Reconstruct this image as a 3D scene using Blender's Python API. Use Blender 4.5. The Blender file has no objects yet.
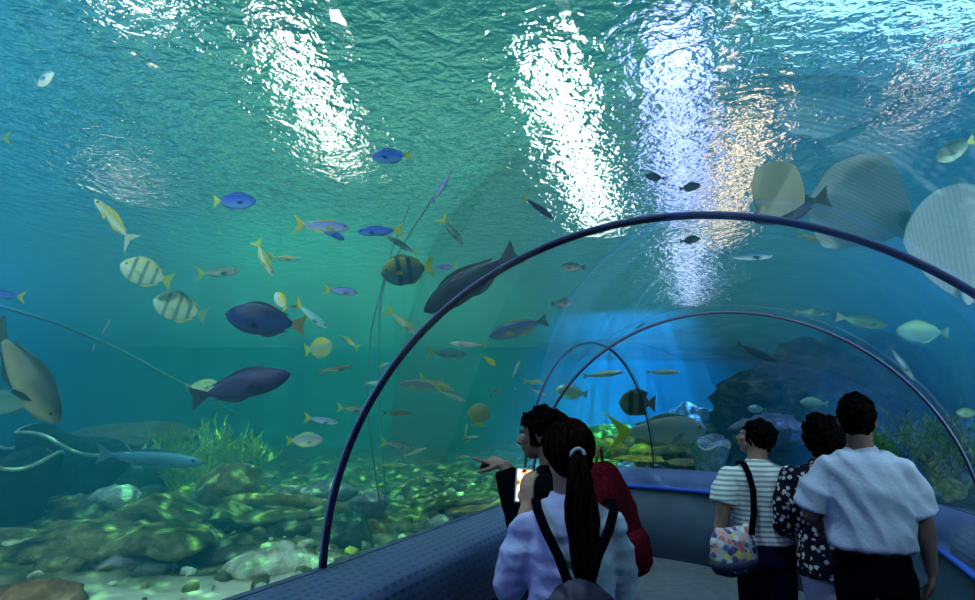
import bpy, bmesh, math, random
import numpy as np
from mathutils import Vector, Matrix, Euler, noise
R = math.radians
SC = bpy.context.scene
COL = SC.collection
random.seed(7)

# ------------------------------------------------------------------ camera, world, sun, exposure
F = 600.0
CAM = Vector((0, 0, 1.62))
PITCH = math.atan(115 / F)
cd = bpy.data.cameras.new('camera'); cam = bpy.data.objects.new('camera', cd); COL.objects.link(cam)
cd.sensor_width = 36; cd.lens = 36 * F / 975
cam.location = CAM; cam.rotation_euler = (R(90) + PITCH, 0, 0)
cd.clip_start = 0.05; cd.clip_end = 200
SC.camera = cam
SC.view_settings.view_transform = 'Standard'; SC.view_settings.look = 'None'
SC.view_settings.gamma = 1; SC.view_settings.use_curve_mapping = False
SC.view_settings.exposure = 0.0
SC.cycles.caustics_refractive = False
SC.cycles.caustics_reflective = False
SC.cycles.max_bounces = 12; SC.cycles.transparent_max_bounces = 24
SC.cycles.volume_bounces = 0
SC.cycles.sample_clamp_indirect = 6

world = bpy.data.worlds.new('hall_air'); SC.world = world; world.use_nodes = True
_bg = world.node_tree.nodes['Background']
_wn = world.node_tree; _tc = _wn.nodes.new('ShaderNodeTexCoord'); _sx = _wn.nodes.new('ShaderNodeSeparateXYZ'); _rp = _wn.nodes.new('ShaderNodeValToRGB')
_wn.links.new(_tc.outputs['Generated'], _sx.inputs[0]); _wn.links.new(_sx.outputs['Z'], _rp.inputs[0]); _wn.links.new(_rp.outputs[0], _bg.inputs[0])
_e = _rp.color_ramp.elements; _e[0].position = 0.665; _e[0].color = (0.03, 0.15, 0.17, 1); _e[1].position = 0.86; _e[1].color = (0.01, 0.10, 0.10, 1)
_m = _e.new(0.715); _m.color = (0.22, 0.74, 0.50, 1)
_m = _e.new(0.78); _m.color = (0.04, 0.25, 0.20, 1)
_r2 = _wn.nodes.new('ShaderNodeValToRGB'); _wn.links.new(_sx.outputs['X'], _r2.inputs[0])      # bluer toward the side of the hall
_e2 = _r2.color_ramp.elements; _e2[0].position = 0.16; _e2[0].color = (1, 1, 1, 1); _e2[1].position = 0.42; _e2[1].color = (0.35, 0.55, 1.6, 1)
_ng = _wn.nodes.new('ShaderNodeMath'); _ng.operation = 'MULTIPLY'; _ng.inputs[1].default_value = -1; _wn.links.new(_sx.outputs['X'], _ng.inputs[0])
_r3 = _wn.nodes.new('ShaderNodeValToRGB'); _wn.links.new(_ng.outputs[0], _r3.inputs[0])
_e3 = _r3.color_ramp.elements; _e3[0].position = 0.28; _e3[0].color = (1, 1, 1, 1); _e3[1].position = 0.46; _e3[1].color = (0.40, 0.60, 1.35, 1)
_prev = _rp.outputs[0]
for _r in (_r2, _r3):
    _mu = _wn.nodes.new('ShaderNodeMixRGB'); _mu.blend_type = 'MULTIPLY'; _mu.inputs[0].default_value = 1; _wn.links.new(_prev, _mu.inputs[1]); _wn.links.new(_r.outputs[0], _mu.inputs[2]); _prev = _mu.outputs[0]
_wn.links.new(_prev, _bg.inputs[0])
_bg.inputs[1].default_value = 1.3

def light(name, kind, loc, energy, col, rot=(0, 0, 0), **k):
    l = bpy.data.lights.new(name, kind); o = bpy.data.objects.new(name, l); COL.objects.link(o)
    o.location = loc; o.rotation_euler = rot; l.energy = energy; l.color = col
    for a, b in k.items(): setattr(l, a, b)
    return o
def aim(o, target):
    d = Vector(target) - Vector(o.location); o.rotation_euler = d.to_track_quat('-Z', 'Y').to_euler()
light('sun', 'SUN', (0, 0, 9), 62.0, (0.60, 0.92, 1.0), (R(8), R(-10), 0), angle=R(12))
for loc, tgt, e, c, sz, soft in [
        ((-2.4, 7.0, 6.6), (-2.0, 8.0, 0.5), 48000, (0.30, 1.0, 0.36), R(80), 0.02),  # unseen spots added above the water to colour it green and blue
        ((-0.8, 10.0, 6.6), (-0.6, 11.0, 0.5), 48000, (0.30, 1.0, 0.36), R(75), 0.02),
        ((3.0, 12.6, 6.6), (3.2, 14.6, 0.8), 420000, (0.10, 0.36, 1.0), R(75), 0.02),
        ((6.0, 6.8, 6.6), (6.4, 7.4, 0.8), 60000, (0.06, 0.24, 1.0), R(80), 0.02),
        ((-7.6, 7.5, 6.6), (-8.0, 8.5, 0.6), 42000, (0.03, 0.24, 1.0), R(80), 0.02),
        ((-2.6, 0.6, 3.3), (-2.4, 6.0, 1.6), 480, (0.75, 1.0, 0.95), R(110), 0.2),  # unseen fill spots added in the water to brighten fish and rays
        ((3.6, 0.6, 3.2), (4.2, 5.0, 2.4), 300, (0.70, 0.92, 1.0), R(110), 0.2),
        ((4.3, 1.6, 0.7), (2.9, 3.6, 3.2), 1100, (0.85, 0.95, 1.0), R(80), 0.15),  # unseen uplight added to brighten the undersides of the rays
        ((-2.4, -0.6, 3.5), (0.3, 2.2, 1.2), 230, (0.34, 0.34, 1.0), R(70), 0.2),  # spots added behind the camera for violet and greenish light on the visitors
        ((2.9, -0.3, 3.5), (1.3, 3.0, 1.2), 110, (0.62, 1.0, 0.90), R(80), 0.2)]:
    o = light('added_hall_spot' if loc[2] > 5 else 'added_underwater_spot', 'SPOT', loc, e, c, spot_size=sz, spot_blend=1.0, shadow_soft_size=soft); aim(o, tgt)

# ------------------------------------------------------------------ helpers
def ray(px, py):
    x = (px - 487.5) / F; u = (300 - py) / F
    c, s = math.cos(PITCH), math.sin(PITCH)
    return Vector((x, c - u * s, s + u * c))          # depth along the camera axis is 1
def at(px, py, d): return CAM + ray(px, py) * d
def on_z(px, py, z):
    r = ray(px, py); return CAM + r * ((z - CAM.z) / r.z)
CAM_R = Vector((1, 0, 0)); CAM_U = Vector((0, -math.sin(PITCH), math.cos(PITCH))); CAM_F = Vector((0, math.cos(PITCH), math.sin(PITCH)))

def tag(o, label=None, cat=None, group=None, kind=None):
    if label: o['label'] = label
    if cat: o['category'] = cat
    if group: o['group'] = group
    if kind: o['kind'] = kind
    return o
def empty(name, loc=(0, 0, 0), rot=(0, 0, 0)):
    o = bpy.data.objects.new(name, None); COL.objects.link(o); o.location = loc; o.rotation_euler = rot
    o.empty_display_size = 0.1; return o
def link(name, me, mat=None, parent=None):
    o = bpy.data.objects.new(name, me); COL.objects.link(o)
    if mat is not None:
        for m in (mat if isinstance(mat, (list, tuple)) else [mat]): me.materials.append(m)
    if parent is not None: o.parent = parent
    return o
def mesh_of(bm, name='mesh', smooth=True):
    bmesh.ops.recalc_face_normals(bm, faces=bm.faces)
    me = bpy.data.meshes.new(name); bm.to_mesh(me); bm.free()
    if smooth: me.polygons.foreach_set('use_smooth', [True] * len(me.polygons))
    return me
def obj(name, bm, mat=None, parent=None, smooth=True): return link(name, mesh_of(bm, name, smooth), mat, parent)

def box(bm, c, s, rot=None):
    m = Matrix.Translation(c) @ (rot.to_4x4() if rot is not None else Matrix.Identity(4)) @ Matrix.Diagonal((s[0], s[1], s[2], 1))
    return bmesh.ops.create_cube(bm, size=1, matrix=m)['verts']
def loft(bm, rings, cap=True, closed=True):
    """rings: lists of points of equal length"""
    vs = [[bm.verts.new(p) for p in r] for r in rings]
    n = len(vs[0])
    for a, b in zip(vs[:-1], vs[1:]):
        for i in range(n if closed else n - 1):
            j = (i + 1) % n
            try: bm.faces.new((a[i], a[j], b[j], b[i]))
            except ValueError: pass
    if cap and closed:
        try: bm.faces.new(vs[0][::-1]); bm.faces.new(vs[-1])
        except ValueError: pass
    return vs
def tube(bm, pts, rad, n=8, cap=True):
    """round tube through pts; rad number, list or list of (ra, rb)"""
    pts = [Vector(p) for p in pts]; N = len(pts)
    if not isinstance(rad, (list, tuple)): rad = [rad] * N
    up = None; rings = []
    for i, p in enumerate(pts):
        t = (pts[min(i + 1, N - 1)] - pts[max(i - 1, 0)])
        if t.length < 1e-9: t = Vector((0, 0, 1))
        t.normalize()
        if up is None:
            up = Vector((0, 0, 1)) if abs(t.z) < 0.9 else Vector((0, 1, 0))
        up = (up - t * up.dot(t)).normalized(); sd = t.cross(up)
        ra, rb = rad[i] if isinstance(rad[i], (list, tuple)) else (rad[i], rad[i])
        rings.append([p + sd * (ra * math.cos(2 * math.pi * k / n)) + up * (rb * math.sin(2 * math.pi * k / n)) for k in range(n)])
    return loft(bm, rings, cap)
def blob(bm, c, r, sub=2, rot=None):
    m = Matrix.Translation(c) @ (rot.to_4x4() if rot is not None else Matrix.Identity(4)) @ Matrix.Diagonal((r[0], r[1], r[2], 1))
    return bmesh.ops.create_icosphere(bm, subdivisions=sub, radius=1, matrix=m)['verts']
def smoothstep(a, b, x):
    t = min(1, max(0, (x - a) / (b - a))); return t * t * (3 - 2 * t)
def lerp(a, b, t): return a + (b - a) * t
def interp(x, xs, ys): return float(np.interp(x, xs, ys))

# ------------------------------------------------------------------ materials
def mat(name): 
    m = bpy.data.materials.new(name); m.use_nodes = True; nt = m.node_tree; nt.nodes.clear()
    out = nt.nodes.new('ShaderNodeOutputMaterial'); return m, nt, out
def N(nt, kind, **k):
    n = nt.nodes.new('ShaderNode' + kind)
    for a, v in k.items():
        if a.startswith('i_'): 
            key = a[2:]; n.inputs[int(key) if key.isdigit() else key.replace('_', ' ')].default_value = v
        else: setattr(n, a, v)
    return n
def ramp(nt, fac, stops, interp_='LINEAR'):
    r = nt.nodes.new('ShaderNodeValToRGB'); r.color_ramp.interpolation = interp_
    e = r.color_ramp.elements
    while len(e) < len(stops): e.new(0.5)
    for i, (p, c) in enumerate(stops): e[i].position = p; e[i].color = (*c, 1) if len(c) == 3 else c
    nt.links.new(fac, r.inputs[0]); return r
def plain(name, c, rough=0.6, metal=0.0, spec=0.3, nscale=0, namp=0.0, bump=0.0, coat=0.0, bscale=None):
    """one colour with a little noise variation and bump"""
    m, nt, out = mat(name); p = N(nt, 'BsdfPrincipled', i_Roughness=rough, i_Metallic=metal)
    p.inputs['Specular IOR Level'].default_value = spec * (.3 if rough > .3 else 1); p.inputs['Coat Weight'].default_value = coat
    nt.links.new(p.outputs[0], out.inputs[0])
    if nscale:
        tc = N(nt, 'TexCoord'); nz = N(nt, 'TexNoise'); nz.inputs['Scale'].default_value = nscale; nz.inputs['Detail'].default_value = 5
        nt.links.new(tc.outputs['Object'], nz.inputs['Vector'])
        lo = tuple(max(0, v * (1 - namp)) for v in c); hi = tuple(min(1, v * (1 + namp)) for v in c)
        r = ramp(nt, nz.outputs[0], [(0.3, lo), (0.7, hi)]); nt.links.new(r.outputs[0], p.inputs['Base Color'])
        if bump:
            nb = nz
            if bscale:
                nb = N(nt, 'TexNoise'); nb.inputs['Scale'].default_value = bscale; nb.inputs['Detail'].default_value = 6
                nt.links.new(tc.outputs['Object'], nb.inputs['Vector'])
            b = N(nt, 'Bump'); b.inputs['Strength'].default_value = bump; b.inputs['Distance'].default_value = 0.02
            nt.links.new(nb.outputs[0], b.inputs['Height']); nt.links.new(b.outputs[0], p.inputs['Normal'])
    else: p.inputs['Base Color'].default_value = (*c, 1)
    return m

# water body: absorbs red, scatters blue-green
def water_volume():
    m, nt, out = mat('tank_water')
    a = N(nt, 'VolumeAbsorption'); a.inputs['Color'].default_value = (0.10, 0.76, 0.92, 1); a.inputs['Density'].default_value = 0.15
    s = N(nt, 'VolumeScatter'); s.inputs['Color'].default_value = (0.06, 0.66, 1.0, 1); s.inputs['Density'].default_value = 0.125
    s.inputs['Anisotropy'].default_value = 0.2
    ad = N(nt, 'AddShader'); nt.links.new(a.outputs[0], ad.inputs[0]); nt.links.new(s.outputs[0], ad.inputs[1]); nt.links.new(ad.outputs[0], out.inputs['Volume'])
    return m
def water_surface_mat():
    m, nt, out = mat('rippled_water_surface')
    tc = N(nt, 'TexCoord')
    mp = N(nt, 'Mapping'); mp.inputs['Scale'].default_value = (1.0, 1.0, 1); mp.inputs['Rotation'].default_value = (0, 0, R(25)); nt.links.new(tc.outputs['Object'], mp.inputs[0])
    n1 = N(nt, 'TexNoise'); n1.inputs['Scale'].default_value = 7.5; n1.inputs['Detail'].default_value = 3; n1.inputs['Distortion'].default_value = 0.6
    n2 = N(nt, 'TexNoise'); n2.inputs['Scale'].default_value = 22; n2.inputs['Detail'].default_value = 2; n2.inputs['Distortion'].default_value = 0.4
    for n in (n1, n2): nt.links.new(mp.outputs[0], n.inputs['Vector'])
    mx = N(nt, 'Math', operation='MULTIPLY_ADD'); mx.inputs[1].default_value = 0.30
    nt.links.new(n2.outputs[0], mx.inputs[0]); nt.links.new(n1.outputs[0], mx.inputs[2])
    b = N(nt, 'Bump'); b.inputs['Strength'].default_value = 1.0; b.inputs['Distance'].default_value = 0.036; nt.links.new(mx.outputs[0], b.inputs['Height'])
    tr = N(nt, 'BsdfTransparent'); tr.inputs[0].default_value = (1, 1, 1, 1)
    rf = N(nt, 'BsdfRefraction'); rf.inputs['Roughness'].default_value = 0.0; rf.inputs['IOR'].default_value = 1.33
    gl = N(nt, 'BsdfGlossy'); gl.inputs['Roughness'].default_value = 0.05; gl.inputs['Color'].default_value = (0.9, 0.95, 1, 1)
    nt.links.new(b.outputs[0], rf.inputs['Normal']); nt.links.new(b.outputs[0], gl.inputs['Normal'])
    m1 = N(nt, 'MixShader'); m1.inputs[0].default_value = 0.35; nt.links.new(rf.outputs[0], m1.inputs[1]); nt.links.new(gl.outputs[0], m1.inputs[2])
    m2 = N(nt, 'MixShader'); nf = N(nt, 'TexNoise'); nf.inputs['Scale'].default_value = 14; nf.inputs['Detail'].default_value = 3; nt.links.new(mp.outputs[0], nf.inputs['Vector'])
    gap = N(nt, 'MapRange'); gap.inputs['From Min'].default_value = 0.55; gap.inputs['From Max'].default_value = 0.66; gap.inputs['To Min'].default_value = 0.004; gap.inputs['To Max'].default_value = 0.22; nt.links.new(nf.outputs[0], gap.inputs['Value']); nt.links.new(gap.outputs[0], m2.inputs[0]); nt.links.new(m1.outputs[0], m2.inputs[1]); nt.links.new(tr.outputs[0], m2.inputs[2])
    nt.links.new(m2.outputs[0], out.inputs[0]); return m
def acrylic_mat():
    m, nt, out = mat('clear_acrylic')
    fr = N(nt, 'LayerWeight'); fr.inputs[0].default_value = 0.12
    sc = N(nt, 'Math', operation='MULTIPLY'); sc.inputs[1].default_value = 0.3; nt.links.new(fr.outputs['Fresnel'], sc.inputs[0])
    tr = N(nt, 'BsdfTransparent'); tr.inputs[0].default_value = (0.97, 0.99, 1.0, 1)
    gl = N(nt, 'BsdfGlossy'); gl.inputs['Roughness'].default_value = 0.03
    m1 = N(nt, 'MixShader'); nt.links.new(sc.outputs[0], m1.inputs[0]); nt.links.new(tr.outputs[0], m1.inputs[1]); nt.links.new(gl.outputs[0], m1.inputs[2])
    nt.links.new(m1.outputs[0], out.inputs[0]); return m
def emit(name, c, s):
    m, nt, out = mat(name); e = N(nt, 'Emission'); e.inputs[0].default_value = (*c, 1); e.inputs[1].default_value = s
    nt.links.new(e.outputs[0], out.inputs[0]); return m
def perforated(name, c1, c2, sc=17):
    m, nt, out = mat(name); p = N(nt, 'BsdfPrincipled', i_Roughness=0.55); nt.links.new(p.outputs[0], out.inputs[0])
    uv = N(nt, 'UVMap') ; mp = N(nt, 'Mapping'); mp.inputs['Scale'].default_value = (sc, sc, 1)
    nt.links.new(uv.outputs[0], mp.inputs[0])
    br = N(nt, 'TexBrick'); br.inputs['Color1'].default_value = (*c2, 1); br.inputs['Color2'].default_value = (*[v * 1.3 for v in c2], 1); br.inputs['Mortar'].default_value = (*c1, 1)
    br.inputs['Scale'].default_value = 1; br.inputs['Mortar Size'].default_value = 0.22; br.inputs['Brick Width'].default_value = 1.0; br.inputs['Row Height'].default_value = 0.7
    nt.links.new(mp.outputs[0], br.inputs['Vector']); nt.links.new(br.outputs[0], p.inputs['Base Color'])
    b = N(nt, 'Bump'); b.inputs['Strength'].default_value = 0.6; b.inputs['Distance'].default_value = 0.004; nt.links.new(br.outputs['Fac'], b.inputs['Height']); nt.links.new(b.outputs[0], p.inputs['Normal'])
    return m

# ------------------------------------------------------------------ tunnel path
HEAD = R(24); A1 = Vector((0.78, 2.38)); A2 = Vector((1.70, 4.45))
RAD, RISE, LEDGE = 1.49, 1.425, 0.98
TR = 1.62
TC = A2 + Vector((-math.cos(HEAD), math.sin(HEAD))) * TR
ARC_END = R(-75)
def path(s):
    """s metres along the tunnel from the second arch: point and heading"""
    if s <= 0:
        L = (A2 - A1).length
        d = (A2 - A1).normalized()
        # the straight run
        return A2 + d * s, float(np.interp(-s / L, [0, 1, 1.6], [HEAD, R(13.5), R(23)]))
    h = HEAD - s / TR
    if h >= ARC_END: return TC + Vector((math.cos(h), -math.sin(h))) * TR, h
    return TC + Vector((math.cos(ARC_END), -math.sin(ARC_END))) * TR + Vector((math.sin(ARC_END), math.cos(ARC_END))) * (s - (HEAD - ARC_END) * TR), ARC_END
S_ARCH1 = -(A2 - A1).length
S_END = (HEAD - ARC_END) * TR + 0.1
S_ALL = [-6.5, -5.5, -4.5, -3.5, -3.0, -2.65, S_ARCH1, -2.0, -1.5, -1.0, -0.5] + list(np.linspace(0, S_END, 40))
def section(s, off, z):
    p, h = path(s); return Vector((p.x + off * math.cos(h), p.y - off * math.sin(h), z))
def vault(s, r_in=RAD, rise=RISE, n=33):
    return [section(s, -r_in * math.cos(math.pi * k / (n - 1)), LEDGE + rise * math.sin(math.pi * k / (n - 1))) for k in range(n)]
_TP = [(path(s)) for s in np.linspace(-6.5, S_END, 200)]
def inside_tunnel(p, m=0.12):
    for c, h in _TP:
        t = (p.x - c.x) * math.sin(h) + (p.y - c.y) * math.cos(h)
        if abs(t) < 0.08:
            o = (p.x - c.x) * math.cos(h) - (p.y - c.y) * math.sin(h)
            if abs(o) < RAD + m:
                zz = LEDGE + RISE * math.sqrt(max(0, 1 - (o / (RAD + m)) ** 2)) + m
                if p.z < zz: return True
    return False

# ------------------------------------------------------------------ water
SURF = 3.75
X0, X1, Y0, Y1 = -15.0, 12.0, -7.0, 19.0
wm = water_volume()
bm = bmesh.new(); box(bm, ((X0 + X1) / 2, (Y0 + Y1) / 2, SURF / 2 - 0.4), (X1 - X0 - 0.02, Y1 - Y0 - 0.02, SURF + 0.8))
wb = obj('tank_water', bm, wm, smooth=False); tag(wb, kind='structure')
bm = bmesh.new()
rings = []
for s in S_ALL:
    v = vault(s, RAD + 0.03, RISE + 0.03)
    rings.append(v + [section(s, RAD + 0.03, -1.5), section(s, -(RAD + 0.03), -1.5)])
loft(bm, rings)
cutter = obj('cutter', bm, smooth=False)
mo = wb.modifiers.new('b', 'BOOLEAN'); mo.object = cutter; mo.operation = 'DIFFERENCE'; mo.solver = 'EXACT'
dg = bpy.context.evaluated_depsgraph_get(); me = bpy.data.meshes.new_from_object(wb.evaluated_get(dg))
wb.modifiers.clear(); wb.data = me
if not me.materials: me.materials.append(wm)
bpy.data.objects.remove(cutter); print('WATER', len(me.vertices))

bm = bmesh.new()
v = [bm.verts.new(p) for p in ((X0, Y0, SURF - 0.02), (X0, Y1, SURF - 0.02), (X1, Y1, SURF - 0.02), (X1, Y0, SURF - 0.02))]
bm.faces.new(v)
me = bpy.data.meshes.new('water_surface'); bm.normal_update(); print('surf normal', bm.faces[:] and [f.normal.z for f in bm.faces]); bm.to_mesh(me); bm.free()
ws = link('water_surface', me, water_surface_mat()); tag(ws, kind='structure')

# hall lamps above the water; seen rippled through it
def refr(px, py, z=6.5):
    r = ray(px, py).normalized(); hit = on_z(px, py, SURF)
    n = 1.33; c = r.z; sx = Vector((r.x, r.y, 0)) / n; cz = math.sqrt(1 - sx.length_squared)
    return hit + Vector((sx.x, sx.y, cz)) * ((z - SURF) / cz)

def strip_lamp(p0, p1, w, strength, col, label):
    p0, p1 = Vector(p0), Vector(p1); d = (p1 - p0).to_2d(); L = d.length; a = math.atan2(d.y, d.x)
    c = (p0 + p1) / 2; e = empty('hall_lamp', c, (0, 0, a)); tag(e, label, 'lamp', 'lamps hung over the tank')
    bm = bmesh.new(); box(bm, (0, 0, 0.08), (L + 0.1, w + 0.1, 0.12)); obj('housing', bm, M['dark_metal'], e, False)
    bm = bmesh.new(); box(bm, (0, 0, 0), (L, w, 0.03)); obj('diffuser', bm, emit('lamp_glow', col, strength), e, False)
    return e
M = {}
M['dark_metal'] = plain('dark_metal', (0.03, 0.035, 0.05), 0.4, 0.6)
strip_lamp((0.55, 5.4, 6.5), (1.85, 9.3, 6.5), 0.14, 26, (0.90, 1.0, 0.96), 'long white lamp over the tank, its glitter the brightest streak above the near hoop')
strip_lamp((1.75, 5.1, 6.5), (3.0, 8.8, 6.5), 0.5, 6, (0.38, 0.46, 1.0), 'bluish lamp over the tank, its violet glitter beside the brightest streak')
strip_lamp((3.3, 9.6, 6.5), (4.9, 14.2, 6.5), 0.30, 9, (0.5, 0.58, 1.0), 'bluish lamp whose glitter shows under the near hoop')
strip_lamp((-2.0, 5.0, 6.5), (-1.85, 7.3, 6.5), 0.17, 9, (1.0, 0.98, 0.90), 'warm white lamp over the tank glittering above the dark blue fish')
strip_lamp((-3.2, 4.35, 6.5), (-2.75, 4.6, 6.5), 0.2, 8, (0.9, 1.0, 1.0), 'short white lamp over the tank glittering at the top edge of the picture')
strip_lamp((3.0, 6.2, 6.5), (3.9, 9.8, 6.5), 0.25, 6, (1.0, 0.78, 0.62), 'warm pinkish lamp over the tank glittering beside the pale round ray')
strip_lamp((-5.0, 7.2, 6.5), (-4.7, 7.9, 6.5), 0.06, 6, (1.0, 1.0, 0.8), 'small pale lamp over the deep blue corner of the tank')
strip_lamp((4.4, 5.2, 6.5), (4.6, 6.3, 6.5), 0.08, 5, (1.0, 0.9, 0.85), 'small pink white lamp above the bright cyan water')
# soft glow panel, added to brighten the water on the right
e = empty('light_panel', (3.9, 4.35, 7.4)); tag(e, 'broad pale cyan light panel added above the water', 'light_panel')
bm = bmesh.new(); box(bm, (0, 0, 0), (3.0, 2.0, 0.04)); obj('panel_face', bm, emit('light_panel_glow', (0.38, 0.80, 1.0), 3.4), e, False)
bm = bmesh.new()
for sx in (-1.55, 1.55): box(bm, (sx, 0, 0), (0.1, 2.2, 0.2))
for sy in (-1.05, 1.05): box(bm, (0, sy, 0), (3.2, 0.1, 0.2))
obj('frame', bm, M['dark_metal'], e, False)

# ------------------------------------------------------------------ tank walls and bed
def struct(name, bm, m, smooth=False): return tag(obj(name, bm, m, None, smooth), kind='structure')
M['tank_paint'] = plain('blue_tank_paint', (0.03, 0.20, 0.38), 0.7, nscale=1.2, namp=0.2)
M['tank_blue'] = plain('bright_blue_tank_paint', (0.03, 0.22, 0.80), 0.7, nscale=1.0, namp=0.2)
def water_tint_paint():
    # hazy water light put into the wall colour: deep blue corner to sea green
    m, nt, out = mat('water_tint_tank_paint'); p = N(nt, 'BsdfPrincipled', i_Roughness=0.9); p.inputs['Specular IOR Level'].default_value = 0; nt.links.new(p.outputs[0], out.inputs[0])
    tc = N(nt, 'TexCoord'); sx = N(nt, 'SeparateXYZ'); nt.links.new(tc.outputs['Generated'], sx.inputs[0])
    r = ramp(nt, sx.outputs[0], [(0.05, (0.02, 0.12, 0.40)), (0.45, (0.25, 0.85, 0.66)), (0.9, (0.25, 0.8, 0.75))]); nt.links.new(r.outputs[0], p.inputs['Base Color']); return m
def wall(name, c, s, m): bm = bmesh.new(); box(bm, c, s); struct(name, bm, m)
wall('wall_back', (-5.0, Y1 + 0.1, 1.385), (20, 0.2, 4.77), water_tint_paint())
wall('wall_far', (8.5, Y1 + 0.1, 1.385), (7, 0.2, 4.77), M['tank_blue'])
wall('wall_left', (X0 - 0.1, 6, 1.385), (0.2, 27, 4.77), M['tank_paint'])
wall('wall_right', (X1 + 0.1, 6, 1.385), (0.2, 27, 4.77), M['tank_paint'])
wall('wall_front', (-1.5, Y0 - 0.1, 1.385), (27.4, 0.2, 4.77), M['tank_paint'])

def bed_z(x, y):
    d = math.hypot(x, y)
    z = 0.30 + 0.10 * math.sin(x * 0.9 + 1) * math.cos(y * 0.7) + 0.05 * noise.noise(Vector((x, y, 0)) * 0.9)
    z += 0.25 * smoothstep(5, 12, d)
    # terraces of rubble rock
    t = noise.fractal(Vector((x * .55 + 3, y * .75, 0)), 1, 2.0, 4) * 1.6 + 0.6
    k = smoothstep(4.6, 5.6, d); st = math.floor(t * 3) / 3 + smoothstep(.6, 1, t * 3 - math.floor(t * 3)) / 3
    z += k * 0.13 * st + k * 0.04 * noise.fractal(Vector((x * 3, y * 3, 1)), 1, 2, 4)
    return z
def sand_mat():
    m, nt, out = mat('pale_tank_sand'); p = N(nt, 'BsdfPrincipled', i_Roughness=1.0); p.inputs['Specular IOR Level'].default_value = 0.0; nt.links.new(p.outputs[0], out.inputs[0])
    tc = N(nt, 'TexCoord'); n1 = N(nt, 'TexNoise'); n1.inputs['Scale'].default_value = 1.3; n1.inputs['Detail'].default_value = 6
    nt.links.new(tc.outputs['Object'], n1.inputs['Vector'])
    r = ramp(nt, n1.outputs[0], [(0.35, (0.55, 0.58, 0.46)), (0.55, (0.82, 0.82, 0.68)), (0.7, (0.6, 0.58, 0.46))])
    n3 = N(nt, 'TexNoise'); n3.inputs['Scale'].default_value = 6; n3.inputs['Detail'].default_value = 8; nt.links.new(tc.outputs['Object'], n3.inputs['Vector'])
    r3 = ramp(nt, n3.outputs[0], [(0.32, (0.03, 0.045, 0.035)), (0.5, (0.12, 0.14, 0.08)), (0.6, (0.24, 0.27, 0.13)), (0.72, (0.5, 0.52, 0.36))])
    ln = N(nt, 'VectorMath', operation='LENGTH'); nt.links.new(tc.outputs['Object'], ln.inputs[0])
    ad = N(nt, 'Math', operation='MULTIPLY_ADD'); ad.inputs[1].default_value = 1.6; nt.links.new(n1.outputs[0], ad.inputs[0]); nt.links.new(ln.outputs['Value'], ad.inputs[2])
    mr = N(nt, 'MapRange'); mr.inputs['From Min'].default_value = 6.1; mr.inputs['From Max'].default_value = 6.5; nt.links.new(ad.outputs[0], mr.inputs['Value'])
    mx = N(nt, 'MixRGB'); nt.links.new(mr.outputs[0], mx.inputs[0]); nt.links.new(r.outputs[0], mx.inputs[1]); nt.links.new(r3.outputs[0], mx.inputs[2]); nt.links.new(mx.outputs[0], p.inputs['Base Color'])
    n2 = N(nt, 'TexNoise'); n2.inputs['Scale'].default_value = 35; nt.links.new(tc.outputs['Object'], n2.inputs['Vector'])
    b = N(nt, 'Bump'); b.inputs['Strength'].default_value = 0.6; b.inputs['Distance'].default_value = 0.02; nt.links.new(n2.outputs[0], b.inputs['Height']); nt.links.new(b.outputs[0], p.inputs['Normal'])
    return m
def outside_hull(x, y, m=0.0):
    """distance-like test: is (x, y) outside of the tunnel footprint"""
    p = Vector((x, y, 0.5)); return not inside_tunnel(p, 0.06 + m)
bm = bmesh.new(); nx, ny = 260, 250; g = {}
for i in range(nx + 1):
    for j in range(ny + 1):
        x = lerp(X0, X1, i / nx); y = lerp(Y0, Y1, j / ny); z = bed_z(x, y)
        if not outside_hull(x, y, -0.05): z = -0.25
        g[i, j] = bm.verts.new((x, y, z))
for i in range(nx):
    for j in range(ny): bm.faces.new((g[i, j], g[i + 1, j], g[i + 1, j + 1], g[i, j + 1]))
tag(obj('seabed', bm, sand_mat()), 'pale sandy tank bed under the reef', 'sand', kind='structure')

# ------------------------------------------------------------------ tunnel: floor, parapet, rail, acrylic, hoops
def sweep(name, prof, mats, s_list, uv=True, cap=True, kind='structure', matidx=None):
    """prof: list of (offset, z); swept along the tunnel"""
    bm = bmesh.new(); uvl = bm.loops.layers.uv.new('UVMap')
    acc = [0]
    for a, b in zip(prof[:-1], prof[1:]): acc.append(acc[-1] + math.hypot(b[0] - a[0], b[1] - a[1]))
    rows = [[bm.verts.new(section(s, o, z)) for o, z in prof] for s in s_list]
    u = [0]
    for a, b in zip(s_list[:-1], s_list[1:]): u.append(u[-1] + (b - a))
    for i in range(len(rows) - 1):
        for j in range(len(prof) - 1):
            try: f = bm.faces.new((rows[i][j], rows[i + 1][j], rows[i + 1][j + 1], rows[i][j + 1]))
            except ValueError: continue
            for l, (uu, vv) in zip(f.loops, ((u[i], acc[j]), (u[i + 1], acc[j]), (u[i + 1], acc[j + 1]), (u[i], acc[j + 1]))): l[uvl].uv = (uu, vv)
            if matidx: f.material_index = matidx[j]
    me = bpy.data.meshes.new(name); bmesh.ops.recalc_face_normals(bm, faces=bm.faces); bm.to_mesh(me); bm.free()
    me.polygons.foreach_set('use_smooth', [True] * len(me.polygons))
    o = link(name, me, mats)
    if kind: o['kind'] = kind
    return o
M['carpet'] = plain('grey_blue_floor', (0.07, 0.075, 0.11), 0.8, nscale=12, namp=0.2, bump=0.2)
M['mesh_wall'] = perforated('blue_perforated_panel', (0.03, 0.055, 0.15), (0.006, 0.012, 0.04))
M['wall_blue'] = plain('dark_blue_parapet', (0.015, 0.025, 0.055), 0.6, nscale=3, namp=0.25)
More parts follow.
